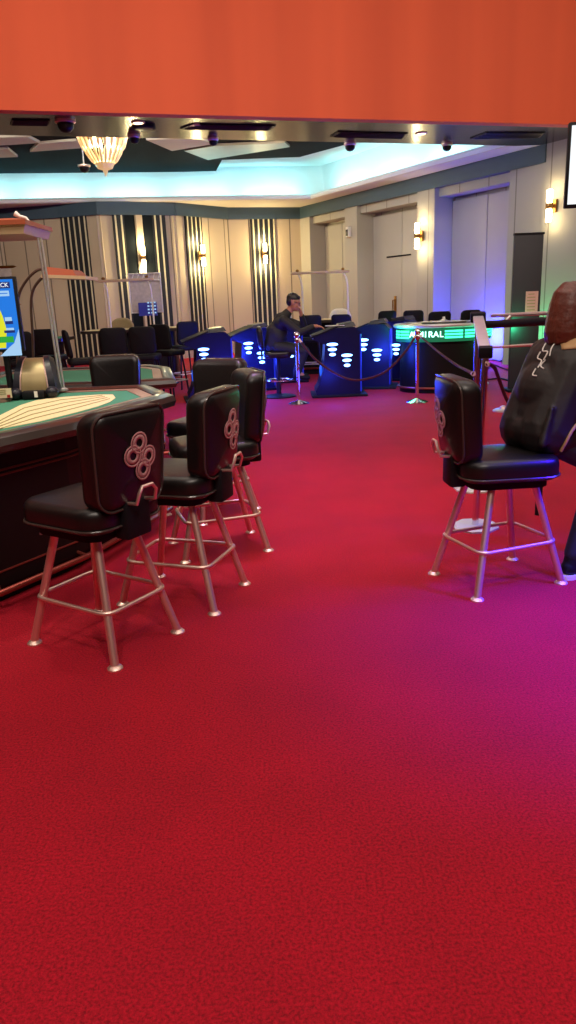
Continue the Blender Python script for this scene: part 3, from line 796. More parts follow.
def far_table(label, x0, x1, Y, Htop, D=1.0, top='layout'):
    a, b = atz(x0, Y), atz(x1, Y); W = b[0] - a[0]
    t = thing('gaming_table', label, 'gaming table', ((a[0] + b[0]) / 2, Y + D / 2, 0))
    mb = MB(); mb.prism(rrect(W, D, .2), Htop - .05, Htop); mb.build('tabletop', M['armrest'], t)
    mb = MB(); mb.prism(rrect(W - .16, D - .16, .15), Htop, Htop + .006); mb.build('felt', M[top], t)
    mb = MB(); mb.prism(rrect(W * .7, D * .6, .12), 0, Htop - .05); mb.build('pedestal', M['black'], t)
    mb = MB(); mb.tube([(p[0], p[1], .12) for p in rrect(W * .75, D * .68, .14)], .02, 8, True); mb.build('foot_rail', M['trimred'], t)
    return t
far_table('far gaming table with cream top behind the row of dark chairs', 78, 190, 14.2, 1.05)
far_table('far gaming table with pale top behind the seated man', 288, 352, 15.0, 1.06)
far_table('dark gaming table at the far left behind the lamp poles', -10, 62, 12.7, 1.0, top='felt')
p = at(111, 326, 14.5); lamp_frame('thin white lamp frame standing on the far gaming table beside the blue sign', (p.x, 14.5, 1.056), at(154, 322, 14.5).x - p.x, at(102, 281, 14.5).z - 1.056)
p = at(303, 318, 15.3); lamp_frame('thin white lamp frame above the seated man', (p.x, 15.3, 1.066), at(348, 312, 15.3).x - p.x, at(300, 273, 15.3).z - 1.066)
def tub_chair(label, loc, m, rz):
    t = thing('tub_chair', label, 'chair', loc, rz)
    mb = MB(); slab(mb, .5, .62, .12, .2, .05, lambda u, v, d: Vector((u * .6 - .1 + d + .5 * 0, u, .95 + v)) if False else Vector((-.2 + d + 1.0 * u * u, u, .93 + v))); mb.build('backrest', m, t)
    mb = MB(); slab(mb, .46, .48, .14, .12, .05, lambda u, v, d: Vector((u, v, .66 + d))); mb.build('seat', m, t)
    mb = MB(); mb.cyl((0, 0, .6), (0, 0, .02), .035); mb.lathe([(.24, 0), (.24, .015), (.05, .03)]); mb.build('pedestal', M['steel'], t)
p = atz(122, 15.9); tub_chair('beige rounded tub chair behind the far cream topped table', p, M['beigechair'], R_(-90))
p = atz(341, 16.6); tub_chair('cream rounded tub chair behind the blue consoles, right of the seated man', p, M['creamchair'], R_(-90))
# sign board with artwork
Yg = 16.6
a = at(132, 313, Yg); b = at(160, 273, Yg)
t = thing('display_sign', 'blue sign under a pale ornate board on a stand by the striped wall', 'sign', ((a.x + b.x) / 2, Yg, 0))
Wg = b.x - a.x
mb = MB(); mb.box((0, 0, (a.z + b.z) / 2), (Wg, .04, b.z - a.z)); mb.build('panel', M['artwork'], t, False)
mb = MB(); mb.tube([(-Wg / 2, -.03, a.z), (Wg / 2, -.03, a.z), (Wg / 2, -.03, b.z), (-Wg / 2, -.03, b.z)], .02, 6, True)
mb.tube([(-Wg / 2, -.03, b.z - .14), (Wg / 2, -.03, b.z - .14)], .015, 6)
for k in range(6): mb.tube([(-Wg / 2 + Wg * (k + .5) / 6, -.03, b.z - .14), (-Wg / 2 + Wg * (k + 1) / 6, -.03, b.z)], .012, 6)
mb.build('frame', M['white'], t)
s0_, s1_ = at(140, 316, Yg), at(157, 302, Yg)
mb = MB(); mb.box(((s0_.x + s1_.x) / 2 - (a.x + b.x) / 2, -.07, (s0_.z + s1_.z) / 2), (s1_.x - s0_.x, .04, s1_.z - s0_.z)); sg = mb.build('blue_panel', M['scrsign'], t, False)
for i in range(3):
    for j in range(4): mb = MB(); mb.box(((s0_.x + s1_.x) / 2 - (a.x + b.x) / 2 + .02 + i * .07, -.093, s0_.z + .06 + j * .07), (.04, .004, .03)); mb.build('symbol', M['scrlight'], sg, False)
mb = MB(); mb.cyl((0, .02, a.z + .02), (0, .02, .02), .03); mb.lathe([(.25, 0), (.25, .02), (.05, .03)]); mb.build('stand', M['blackm'], t)
# framed picture on back wall
i, s, z = on_back(5, 285); mt = BW[i][0]
zc0, zc1 = on_back(5, 305)[2], on_back(5, 267)[2]
t = thing('framed_picture', 'gilt framed wall picture partly hidden behind the blue screen', 'picture'); t.matrix_world = mt @ Matrix.Translation((s, -.01, 0))
hw = 1.0; se = on_back(21, 285)[1] - s if on_back(21, 285)[0] == i else .5
mb = MB(); mb.tube([(se, -.03, zc0), (se, -.03, zc1), (se - hw, -.03, zc1), (se - hw, -.03, zc0)], .05, 6, True); mb.build('frame', M['brass'], t, False)
mb = MB(); mb.box((se - hw / 2, -.02, (zc0 + zc1) / 2), (hw, .02, zc1 - zc0)); mb.build('canvas', M['artwork'], t, False)

# ---------------------------------------------------------------- gaming consoles with blue ovals
def console(label, side):
    t = thing('gaming_console', label, 'gaming terminal')
    # side profile in x-z (players sit at -x), extruded along y
    prof = [(.02, 0), (.70, 0), (.70, .96), (.62, 1.04), (.36, 1.04), (0, .94), (-.02, .88), (.16, .80), (.13, .45), (.06, .2), (.0, .1)]
    mb = MB(); mb.loft([[(x, -.3, z) for x, z in prof], [(x, .3, z) for x, z in prof]]); mb.build('body', M['console'], t, False)
    mb = MB(); mb.box((.37, 0, .02), (.86, .68, .04), bev=.01); mb.build('plinth', M['blackm'], t)
    mb = MB(); mb.loft([[(-.04, -.32, .90), (.36, -.32, 1.045), (.36, .32, 1.045), (-.04, .32, .90)], [(-.05, -.32, .925), (.36, -.32, 1.07), (.36, .32, 1.07), (-.05, .32, .925)]]); mb.build('counter', M['blackm'], t, False)
    mb = MB(); mb.loft([[(.36, -.26, 1.03), (.64, -.26, 1.06), (.64, .26, 1.06), (.36, .26, 1.03)], [(.38, -.24, 1.09), (.6, -.24, 1.12), (.6, .24, 1.12), (.38, .24, 1.09)]]); mb.build('monitor', M['dark'], t, False)
    # blue light on the outer edge put in as a glowing strip, oval lights on the near end
    mb = MB(); mb.tube([(.70, -.31, .08), (.70, -.31, .94)], .012, 6); mb.build('painted_edge_glow', M['edgeglow'], t)
    for cx, cz, k in ((.27, .80, 1.0), (.49, .63, 1.0)):
        for j, wv in enumerate((.085, .068, .048)):
            mb = MB(); mb.ell((cx, -.302, cz - j * .075), (wv * k, .012, .023), 16); mb.build('oval_light', M['ledblue'], t)
    mb = MB(); mb.ell((.10, 0, .38), (.02, .2, .1), 16); mb.build('belly_screen', M['ledblue2'], t)
    mb = MB(); mb.ell((.705, 0, .55), (.012, .22, .09), 16); mb.build('side_glow', M['ledblue2'], t)
    return t
cons = console('blue lit gaming console with oval lights where the man sits', 1)
cc = gnd(316, 398); cons.location = (cc.x, cc.y + .3, 0)
blue = (.02, .06, 1)
def place_console(px, Y, rz, lab):
    p = atz(px, Y); return another(cons, lab, p, rz)
place_console(184, 11.8, R_(10), 'blue lit gaming console with oval lights, leftmost of the row')
place_console(229, 12.9, R_(14), 'blue lit gaming console with oval lights, left behind the seated man')
place_console(349, 12.7, R_(-12), 'blue lit gaming console with oval lights behind the one where the man sits')
place_console(377, 13.9, R_(-30), 'green lit gaming console next to the left end of the roulette table')
place_console(264, 14.1, R_(0), 'dark blue gaming console directly behind the seated man')

# ---------------------------------------------------------------- roulette table
rc = (2.56, 11.95)
t = thing('roulette_table', 'round green lit roulette table with glowing lettering on its band', 'gaming table', (rc[0], rc[1], 0))
A_, B_ = .76, .60
def el(a, b, n=48): return [(a * math.cos(2 * PI * i / n), b * math.sin(2 * PI * i / n)) for i in range(n)]
mb = MB(); mb.loft([[(x, y, 0) for x, y in el(.68, .52)], [(x, y, .8) for x, y in el(.68, .52)]]); mb.build('body', M['black'], t)
mb = MB(); mb.tube([(x, y, .08) for x, y in el(.71, .55)], .018, 8, True); mb.build('foot_rail', M['trimred'], t)
mb = MB(); mb.loft([[(x, y, .78) for x, y in el(A_ - .02, B_ - .02)], [(x, y, 1.0) for x, y in el(A_ - .02, B_ - .02)]]); mb.build('band', M['ledgreen2'], t)
mb = MB(); mb.tube([(x, y, 1.015) for x, y in el(A_, B_)], .03, 8, True); mb.build('rim', M['steel'], t)
mb = MB(); mb.loft([[(x, y, 1.0) for x, y in el(A_ - .02, B_ - .02)], [(x, y, 1.03) for x, y in el(A_ - .02, B_ - .02)]]); mb.build('tabletop', M['dark'], t)
mb = MB(); mb.lathe([(.34, 1.03), (.36, 1.06), (.3, 1.06), (.12, 1.045), (.03, 1.09), (.02, 1.13)], n=32); mb.build('wheel', M['steel'], t)
def onel(deg, z, out=0): 
    a = R_(deg); return Vector(((A_ - .02 + out) * math.cos(a), (B_ - .02 + out) * math.sin(a), z))
for a0, a1 in ((183, 196), (199, 216), (262, 283), (286, 306), (309, 330), (333, 350)):
    mb = MB()
    for j in range(3):
        zc = .935 - j * .045
        rr = [[onel(a0 + (a1 - a0) * i / 5, zc - .014, .0), onel(a0 + (a1 - a0) * i / 5, zc - .014, .012), onel(a0 + (a1 - a0) * i / 5, zc + .014, .012), onel(a0 + (a1 - a0) * i / 5, zc + .014, .0)] for i in range(6)]
        mb.loft(rr)
    mb.build('light_stripe', M['ledgreen'], t, False)
word = 'ADMIRAL'
for i, chh in enumerate(word):
    deg = 221 + i * 6.2
    me = text_mesh(chh, .125, .004); o = link('letter', me, M['ledtext'], t)
    p = onel(deg, .89, .012); a = R_(deg); nx = Vector((math.cos(a) / (A_), math.sin(a) / (B_), 0)).normalized()
    o.matrix_local = Matrix.Translation(p) @ Matrix.Rotation(math.atan2(nx.y, nx.x) + PI / 2, 4, 'Z') @ Matrix.Rotation(PI / 2, 4, 'X')

# ---------------------------------------------------------------- stanchions, ropes, railing
def stanchion(label, loc):
    t = thing('rope_stanchion', label, 'barrier post', loc)
    mb = MB(); mb.lathe([(.16, 0), (.16, .012), (.12, .03), (.05, .045), (.03, .06)], n=28); mb.build('base', M['mirror'], t)
    mb = MB(); mb.cyl((0, 0, .05), (0, 0, .93), .024); mb.build('pole', M['mirror'], t)
    mb = MB(); mb.lathe([(.03, .88), (.034, .89), (.034, .93), (.03, .94)]); mb.build('collar', M['mirror'], t)
    mb = MB(); mb.ell((0, 0, .985), (.045, .045, .05), 16); mb.build('finial', M['mirror'], t)
    return t
g1, g2 = gnd(299, 404), gnd(417, 402.5)
stn = stanchion('chrome rope stanchion in front of the seated man', g1)
another(stn, 'chrome rope stanchion in front of the roulette table', g2, 0)
def rope(label, P, r=.016):
    t = thing('barrier_rope', label, 'rope', P[0])
    o = Vector(P[0]); path = smooth_path([Vector(p) - o for p in P], 8)
    mb = MB(); mb.tube(path, r, 8); mb.build('cord', M['rope'], t)
    for e in (path[0], path[-1]):
        q = path[2] if e is path[0] else path[-3]
        mb = MB(); mb.cyl(e, e.lerp(q, .9), r * 1.25, r * 1.1, 10); mb.build('hook', M['chrome'], t)
def pxl(x, y, Y): return at(x, y, Y)
rope('dark red rope sagging between the two chrome stanchions', [Vector((g1.x + .03, g1.y, .93)), pxl(316, 360, 10.75), pxl(340, 376, 10.7), pxl(360, 380, 10.65), pxl(385, 372, 10.6), pxl(405, 352, 10.55), Vector((g2.x - .03, g2.y, .93))])
qA = gnd(475, 527); qB = gnd(473, 489)
e1 = at(478, 371, 4.9)
rope('dark red rope running from the roulette stanchion to the steel railing', [Vector((g2.x + .03, g2.y, .93)), pxl(436, 350, 9.4), pxl(455, 364, 8.0), pxl(468, 371, 6.6), Vector((qB.x - .03, qB.y - .02, .9))], .014)
t = thing('steel_railing', 'steel railing of two posts on octagonal plates with black end caps, behind the right stool', 'railing', (qA.x, qA.y, 0))
o0 = Vector((qA.x, qA.y, 0)); vB = qB - o0; vB.z = 0
tA = at(485.5, 352, qA.y) - o0; tB = at(478, 317, qB.y) - o0
for v0, tt in ((Vector((0, 0, 0)), tA), (vB, tB)):
    mb = MB(); pl = [(.155 * math.cos(R_(22.5 + 45 * i)), .155 * math.sin(R_(22.5 + 45 * i)), 0) for i in range(8)]
    mb.loft([[Vector(p) * 1.0 + v0 for p in pl], [Vector(p) + v0 + Vector((0, 0, .012)) for p in pl], [Vector(p) * .9 + v0 + Vector((0, 0, .02)) for p in pl]]); mb.build('base_plate', M['plate'], t, False)
    mb = MB(); mb.cyl(v0 + Vector((0, 0, .015)), Vector((tt.x, tt.y, tt.z - .03)), .022); mb.build('post', M['mirror'], t)
mid = (tA + tB) / 2; dirv = (tB - tA).normalized(); ln = (tB - tA).length
xax = dirv.cross(Vector((0, 0, 1))).normalized(); zax = xax.cross(dirv)
mt = Matrix((xax, dirv, zax)).transposed().to_4x4()
mb = MB(); mb.box(mid, (.075, ln, .03), mtx=mt, bev=.006); mb.build('top_bar', M['steel'], t)
mb = MB(); mb.box(tA, (.085, .06, .07), mtx=mt, bev=.008); mb.build('end_cap', M['blackm'], t)
mb = MB(); mb.box(tB, (.11, .07, .07), mtx=mt, bev=.008); mb.build('end_cap', M['blackm'], t)
r1a, r1b = at(490, 347.5, qA.y) - o0, at(545, 344, qA.y + .1) - o0
mb = MB(); mb.cyl(r1a, r1b, .008, n=8); mb.build('side_rod', M['chrome'], t)
r2a, r2b = at(482, 325, qB.y) - o0, at(549, 321, 4.88) - o0
mb = MB(); mb.tube([r2a, r2b], .028, 10); mb.build('black_rail', M['blackm'], t)
r3a, r3b = at(492, 315.5, qB.y) - o0, at(553, 313, 4.88) - o0
mb = MB(); mb.tube([r3a, r3b], .013, 8); mb.build('silver_rail', M['steel'], t)
for f in (.35, .95):
    mb = MB(); mb.cyl(r2a.lerp(r2b, f), r3a.lerp(r3b, f), .01, n=8); mb.build('rail_link', M['steel'], t)
bR = Vector((r2b.x, r2b.y, 0)) 
mb = MB(); mb.cyl(bR, r2b, .022); mb.build('post', M['blackm'], t)
# rope hanging from the railing
h0 = at(487, 364, 4.62)
rope('short braided rope hanging from the steel railing hook behind the woman', [h0, at(494, 367, 4.7), at(500, 382, 4.9), at(507, 400, 5.1), at(518, 415, 5.1), at(532, 405, 5.0), Vector((bR.x + o0.x - .03, bR.y + o0.y - .02, .95))], .012)
p = gnd(503, 411); t = thing('floor_plate', 'small round steel plate on the carpet behind the woman', 'floor plate', p)
mb = MB(); mb.lathe([(.13, 0), (.13, .012), (.1, .03)]); mb.build('plate', M['steel'], t)
mb = MB(); mb.lathe([(.05, .028), (.04, .06), (.015, .07)]); mb.build('boss', M['chrome'], t)
for k, pts in enumerate(([(482, 372), (495, 366), (508, 371), (516, 366)], [(484, 381), (500, 379), (515, 383)], [(490, 360), (500, 362), (512, 359)])):
    o_ = gnd(*pts[0]); mb = MB(); mb.tube([gnd(x, y) - o_ + Vector((0, 0, .015)) for x, y in pts], .015, 6)
    o = mb.build('floor_cable', M['blackm'], loc=o_); tag(o, ('dark cable on the carpet, wavy middle one by the display board', 'dark cable on the carpet, lowest one by the display board', 'dark cable on carpet lying closest to the blue lit wall')[k], 'cable')

# display board leaning upright, with a poster
Yb = 11.4
a = at(513, 388, Yb); b = at(542, 233, Yb)
t = thing('display_board', 'tall dark slate display board standing before the blue lit wall', 'display board', ((a.x + b.x) / 2 - .03, Yb, 0))
Wb = .42
mb = MB(); mb.box((0, 0, b.z / 2 + .02), (Wb, .06, b.z - .04), bev=.008); mb.build('panel', M['board'], t)
mb = MB(); mb.box((0, 0, .02), (Wb + .1, .4, .04), bev=.01); mb.build('foot', M['blackm'], t)
mb = MB(); mb.box((0, -.002, b.z - .005), (Wb + .015, .07, .03)); mb.build('top_cap', M['blackm'], t)
pa, pb2 = at(525, 314, Yb - .04), at(538.5, 291, Yb - .04)
px0 = (a.x + b.x) / 2 - .03
mb = MB(); mb.box(((pa.x + pb2.x) / 2 - px0, -.036, (pa.z + pb2.z) / 2), (pb2.x - pa.x, .006, pb2.z - pa.z)); po = mb.build('poster', M['poster'], t, False)
mb = MB()
for k in range(6): mb.box(((pa.x + pb2.x) / 2 - px0 - .01, -.041, pb2.z - .04 - k * .045), (.12 if k else .09, .003, .012))
mb.build('print_lines', M['print'], po, False)

# television at the upper right
tl, bl = at(569.5, 122, 6), at(572, 208, 6)
t = thing('wall_tv', 'white lit television screen cut off at the upper right corner', 'television', (tl.x, 6, (tl.z + bl.z) / 2), R_(-10))
hh = tl.z - bl.z
mb = MB(); mb.box((.55, .03, 0), (1.1, .06, hh), bev=.008); mb.build('bezel', M['blackm'], t)
mb = MB(); mb.box((.55, -.002, 0), (1.06, .004, hh - .05)); mb.build('screen', M['scrwhite'], t, False)
mb = MB(); mb.cyl((.55, .05, hh / 2), (.55, .05, 6.8 - (tl.z + bl.z) / 2), .025); mb.build('ceiling_pole', M['blackm'], t)

# small fixture on pilaster
d = ray(350, 232); tt = (corner - CAMP).dot(nrm) / d.dot(nrm); pos = CAMP + d * tt
t = thing('wall_speaker', 'small box fixture high on the pilaster between right wall doors', 'speaker', pos, math.atan2(dn.y, dn.x))
mb = MB(); mb.box((0, -.05, 0), (.14, .1, .26), bev=.015); mb.build('case', M['white'], t); mb = MB(); mb.box((0, -.104, -.02), (.1, .01, .16), bev=.004); mb.build('grille', M['dark'], t)

# ---------------------------------------------------------------- people
def hand(mb, wrist, palm_dir, side, up, curl=.5, s=1.0):
    """palm and five bent fingers; palm_dir = where fingers point, side = towards the thumb"""
    w_ = Vector(wrist); d = Vector(palm_dir).normalized(); sd = Vector(side).normalized(); dn_ = -Vector(up).normalized()
    c = w_ + d * .045 * s
    mb.cap(w_, w_ + d * .03 * s, .024 * s, .03 * s)
    for k, (off, L) in enumerate(((.03, .072), (.01, .08), (-.01, .075), (-.028, .06))):
        b = w_ + d * .085 * s + sd * off * s
        mb.cap(w_ + d * .02 * s + sd * off * .6 * s, b, .017 * s, .0125 * s, 8)
        m1 = b + (d * math.cos(curl * .6) + dn_ * math.sin(curl * .6)) * L * .5 * s
        m2 = m1 + (d * math.cos(curl * 1.4) + dn_ * math.sin(curl * 1.4)) * L * .32 * s
        m3 = m2 + (d * math.cos(curl * 2.2) + dn_ * math.sin(curl * 2.2)) * L * .25 * s
        mb.cap(b, m1, .0105 * s, .0095 * s, 8); mb.cap(m1, m2, .0095 * s, .0085 * s, 8); mb.cap(m2, m3, .0085 * s, .0075 * s, 8)
    b = w_ + d * .03 * s + sd * .028 * s
    m1 = b + (d * .5 + sd * .7 + dn_ * .2).normalized() * .04 * s; m2 = m1 + (d * .85 + sd * .3 + dn_ * .3).normalized() * .032 * s
    mb.cap(b, m1, .014 * s, .011 * s, 8); mb.cap(m1, m2, .011 * s, .009 * s, 8)
def head(mb, c, f, s=1.0, tilt=0):
    """head at c facing f (horizontal) with nose, brow, chin and ears"""
    f = Vector((f[0], f[1], 0)).normalized(); sd = Vector((-f.y, f.x, 0)); up = Vector((0, 0, 1))
    rm = Matrix.Rotation(tilt, 3, sd); c = Vector(c)
    def P(a, b, d): return c + rm @ (f * a + sd * b + up * d) * s
    fr = Matrix((f, sd, up)).transposed(); fr = rm @ fr
    mb.ell(P(-.012, 0, .03), (.098 * s, .077 * s, .092 * s), 20, fr)
    mb.ell(P(.022, 0, -.045), (.068 * s, .06 * s, .075 * s), 18, fr)
    mb.ell(P(.062, 0, -.098), (.026 * s, .03 * s, .02 * s), 12, fr)
    mb.cap(P(.082, 0, .012), P(.106, 0, -.026), .009 * s, .015 * s, 10)
    mb.ell(P(.084, 0, .022), (.014 * s, .05 * s, .01 * s), 12, fr)
    mb.ell(P(.082, 0, -.064), (.013 * s, .026 * s, .007 * s), 10, fr); mb.ell(P(.079, 0, -.076), (.013 * s, .022 * s, .007 * s), 10, fr)
    for q in (1, -1):
        mb.ell(P(-.008, .079 * q, -.012), (.02 * s, .01 * s, .034 * s), 10, fr)
        mb.ell(P(.06, .045 * q, -.03), (.02 * s, .02 * s, .022 * s), 10, fr)
    return P, fr

def woman():
    t = thing('person', 'woman with auburn bob in black jacket, sitting on the right stool, back turned', 'person', (1.204, 3.769, 0), R_(20))
    hc = Vector((.305, -.01, 1.39))
    b = MB()
    P, fr = head(b, hc, (1, .1, 0), .98, R_(6))
    b.cap((.25, 0, 1.18), (.29, 0, 1.33), .055, .05)
    # torso, limbs (one continuous figure)
    b.cap((.13, 0, .82), (.18, 0, .98), .10, .09); b.cap((.18, 0, .98), (.25, 0, 1.14), .09, .08)
    HD = []
    LEG = {1: ((.60, .13, .64), (.64, .14, .10)), -1: ((.43, -.15, .60), (.285, -.15, .10))}
    for q in (1, -1):
        b.cap((.25, 0, 1.17), (.26, .15 * q, 1.16), .06, .052)
        el_ = (.30, .27 * q, .93); wr = (.47, .15 * q, .80)
        b.cap((.27, .16 * q, 1.16), el_, .048, .04); b.cap(el_, wr, .038, .026)
        hand(b, wr, (1, -.35 * q, -.42), (.2, -q, 0), (.4, 0, 1), .45)
        kn, an = LEG[q]
        b.cap((.13, .09 * q, .775), kn, .07, .055); b.cap(kn, an, .052, .038); b.cap(an, (an[0] + .12, an[1], .045), .036, .03)
    blob(b, 'body', M['skin'], t, .007, 4)
    j = MB()
    lean = Matrix.Rotation(R_(26), 3, 'Y')
    j.ell((.12, 0, .80), (.15, .215, .11), 20); j.ell((.14, 0, .88), (.13, .20, .15), 20, lean)
    j.ell((.165, 0, 1.0), (.14, .19, .17), 20, lean); j.ell((.235, 0, 1.12), (.13, .205, .13), 20, lean)
    j.cap((.11, .08, .80), (.24, .085, 1.11), .14, .13); j.cap((.11, -.08, .80), (.24, -.085, 1.11), .14, .13)
    j.cap((.25, 0, 1.20), (.275, 0, 1.27), .082, .066)
    for q in (1, -1):
        el_ = (.30, .275 * q, .92); wr = (.445, .165 * q, .815)
        j.cap((.25, .08 * q, 1.19), (.27, .165 * q, 1.17), .075, .075); j.cap((.27, .17 * q, 1.165), el_, .078, .066); j.cap(el_, wr, .06, .042)
        j.cap((.09, .12 * q, .77), (.26, .13 * q, .77), .09, .075)
    for k in range(5): j.cap((.0 + .03 * k, -.19 + .01 * k, .76), (.05 + .04 * k, -.185 + .01 * k, .93), .022, .012)
    jo = blob(j, 'jacket', M['jacket'], t, .008, 9)
    tr_ = MB()
    for q in (1, -1):
        kn, an = LEG[q]; an = (an[0], an[1], .13)
        tr_.cap((.12, .09 * q, .775), kn, .09, .072); tr_.cap(kn, an, .07, .055)
    tr_.ell((.12, 0, .765), (.13, .18, .06), 16)
    blob(tr_, 'trousers', M['jeans'], t, .008, 4)
    for q in (1, -1):
        ax, ay = LEG[q][1][:2]
        sh = MB(); sh.cap((ax - .03, ay, .055), (ax + .13, ay + .007 * q, .045), .045, .042); sh.ell((ax + .05, ay, .05), (.12, .046, .045), 14); sh.cap((ax - .02, ay, .06), (ax - .005, ay, .12), .045, .046)
        so = blob(sh, 'shoe', M['blackm'], t, .006, 3)
        mb = MB(); mb.prism([(x + ax + .05, y + ay) for x, y in rrect(.27, .095, .045)], .0, .022); mb.build('sole', M['white'], so)
    # hair: bob
    h = MB()
    h.ell(P(-.016, 0, .04), (.112, .096, .098), 20, fr); h.ell(P(-.04, 0, -.04), (.088, .09, .12), 20, fr)
    for k in range(27):
        a = R_(62 + 236 * k / 26); ca, sa = math.cos(a), math.sin(a); j_ = .004 * (k % 3)
        pr = [P(-.018 + ca * .112 * f, sa * .094 * f, z) for f, z in ((.55, .115), (.9, .07), (1.0 + j_, .02), (1.07 + j_, -.06), (1.1, -.12), (1.0 - j_ * 4, -.17 + j_))]
        for p0, p1 in zip(pr, pr[1:]): h.cap(p0, p1, .016, .015, 8)
    blob(h, 'hair', M['hairred'], t, .005, 5)
    # details laid on the jacket's surface
    bv = BVHTree.FromPolygons([v.co for v in jo.data.vertices], [p.vertices for p in jo.data.polygons])
    inv = (Matrix.Translation(t.location) @ Matrix.Rotation(R_(20), 4, 'Z')).inverted()
    def onpx(x, y, o=.003):                            # where the line of sight meets the jacket
        a = inv @ CAMP; d = (inv.to_3x3() @ ray(x, y)).normalized()
        h_, n, i, dd = bv.ray_cast(a, d)
        if h_ is None:
            h_, n, i, dd = bv.find_nearest(a + d * 3.9)
        return h_ + n * o
    mb = MB()
    for pts in ([(552, 341), (546, 344), (543, 351), (548, 352), (544, 360)], [(556, 343), (552, 348), (550, 356)], [(541, 352), (538, 358), (542, 361), (538, 368)], [(546, 360), (541, 366), (544, 369)], [(536, 369), (533, 375), (537, 376)]):
        mb.tube([onpx(*p) for p in smooth_path([Vector((x, y, 0)) for x, y in pts], 4) for p in [(p.x, p.y)]], .0035, 6)
    mb.build('back_print', M['white'], jo)
    mb = MB()
    G = [[onpx(559 + 3.6 * i + k * .6, 337 + 2.6 * k - i * .3, .005) for k in range(6)] for i in range(8)]
    mb.loft(G, close=False, cap=False); o = mb.build('shoulder_patch', M['beige'], jo); sm = o.modifiers.new('t', 'SOLIDIFY'); sm.thickness = .004
    mb = MB(); mb.tube([onpx(x, y, .008) for x, y in ((575, 424), (570, 432), (565, 441), (560, 450))], .008, 8); mb.build('strap', M['beige'], jo)
woman()

def man():
    t = thing('person', 'man in dark suit and glasses seated at a blue console, hand on chin', 'person', (0, 0, 0), R_(2))
    base = gnd(283, 396.5); t.location = (base.x + .02, base.y, 0)
    b = MB(); hc = Vector((.20, -.02, 1.435))
    P, fr = head(b, hc, (1, -.05, 0), 1.06, R_(14))
    b.cap((.05, 0, 1.22), (.17, 0, 1.36), .06, .055)
    b.cap((-.1, 0, .80), (-.05, 0, 1.0), .13, .12); b.cap((-.05, 0, 1.0), (.01, 0, 1.15), .12, .09)
    # near arm on the counter
    el_ = (.26, -.27, .99); wr = (.50, -.2, 1.075)
    b.cap((.03, -.2, 1.19), el_, .055, .042); b.cap(el_, wr, .04, .028); hand(b, wr, (1, .1, -.12), (0, 1, .1), (0, 0, 1), .45)
    el2 = (.36, .12, 1.06); w2 = (.31, .0, 1.26)
    b.cap((.03, .2, 1.19), el2, .055, .042); b.cap(el2, w2, .04, .028); hand(b, w2, (-.2, -.2, .9), (-.2, 1, 0), (.8, 0, .2), 1.3)
    for q in (1, -1):
        kn = (.34, .12 * q, .70); an = (.22, .11 * q, .36)
        b.cap((-.08, .1 * q, .79), kn, .09, .06); b.cap(kn, an, .055, .04); b.cap(an, (.34, .12 * q, .30), .04, .032)
    blob(b, 'body', M['skin'], t, .008, 3)
    j = MB()
    j.cap((-.11, 0, .80), (-.07, 0, 1.0), .175, .17); j.cap((-.06, 0, 1.0), (.01, 0, 1.17), .15, .13); j.ell((.0, 0, 1.13), (.13, .235, .12), 18); j.ell((-.07, 0, .95), (.15, .19, .2), 18)
    j.cap((.03, -.2, 1.18), el_, .075, .06); j.cap(el_, (.46, -.21, 1.06), .058, .045); j.cap((.03, .2, 1.18), el2, .075, .06); j.cap(el2, (.325, .03, 1.22), .058, .045)
    j.cap((.03, 0, 1.2), (.10, 0, 1.28), .095, .072)
    jo = blob(j, 'jacket', M['suit'], t, .01, 4)
    mb = MB(); mb.cap((.10, 0, 1.26), (.15, 0, 1.22), .05, .02); blob(mb, 'shirt_collar', M['shirt'], t, .008, 2)
    tr_ = MB()
    for q in (1, -1):
        kn = (.34, .12 * q, .70); an = (.22, .11 * q, .38)
        tr_.cap((-.08, .1 * q, .78), kn, .105, .08); tr_.cap(kn, an, .075, .06)
    tr_.ell((-.09, 0, .78), (.15, .19, .08), 16)
    blob(tr_, 'trousers', M['suit'], t, .01, 4)
    for q in (1, -1):
        mb = MB(); mb.cap((.2, .11 * q, .32), (.38, .125 * q, .295), .045, .038); blob(mb, 'shoe', M['blackm'], t, .008, 3)
    h = MB(); h.ell(P(-.018, 0, .055), (.105, .085, .085), 18, fr); h.ell(P(-.055, 0, .01), (.06, .08, .08), 16, fr)
    for k in range(5): h.cap(P(.065, -.05 + .025 * k, .085), P(-.03, -.05 + .025 * k, .118), .022, .02, 8)
    blob(h, 'hair', M['hairblack'], t, .007, 2)
    mb = MB(); g = Matrix.Identity(3)
    for q in (1, -1):
        c = P(.094, .033 * q, .0)
        mb.tube([c + fr @ Vector((0, .027 * math.cos(a), .02 * math.sin(a))) for a in [2 * PI * i / 14 for i in range(14)]], .003, 6, True)
        mb.tube([P(.094, .06 * q, .005), P(.0, .085 * q, .01)], .003, 6)
    mb.tube([P(.097, -.006, .004), P(.097, .006, .004)], .003, 6)
    gl = mb.build('glasses', M['blackm'], t)
    for q in (1, -1):
        mb = MB(); mb.ell(P(.094, .033 * q, .0), (.002, .026, .019), 12, fr); mb.build('lens', M['lens'], gl)
man()
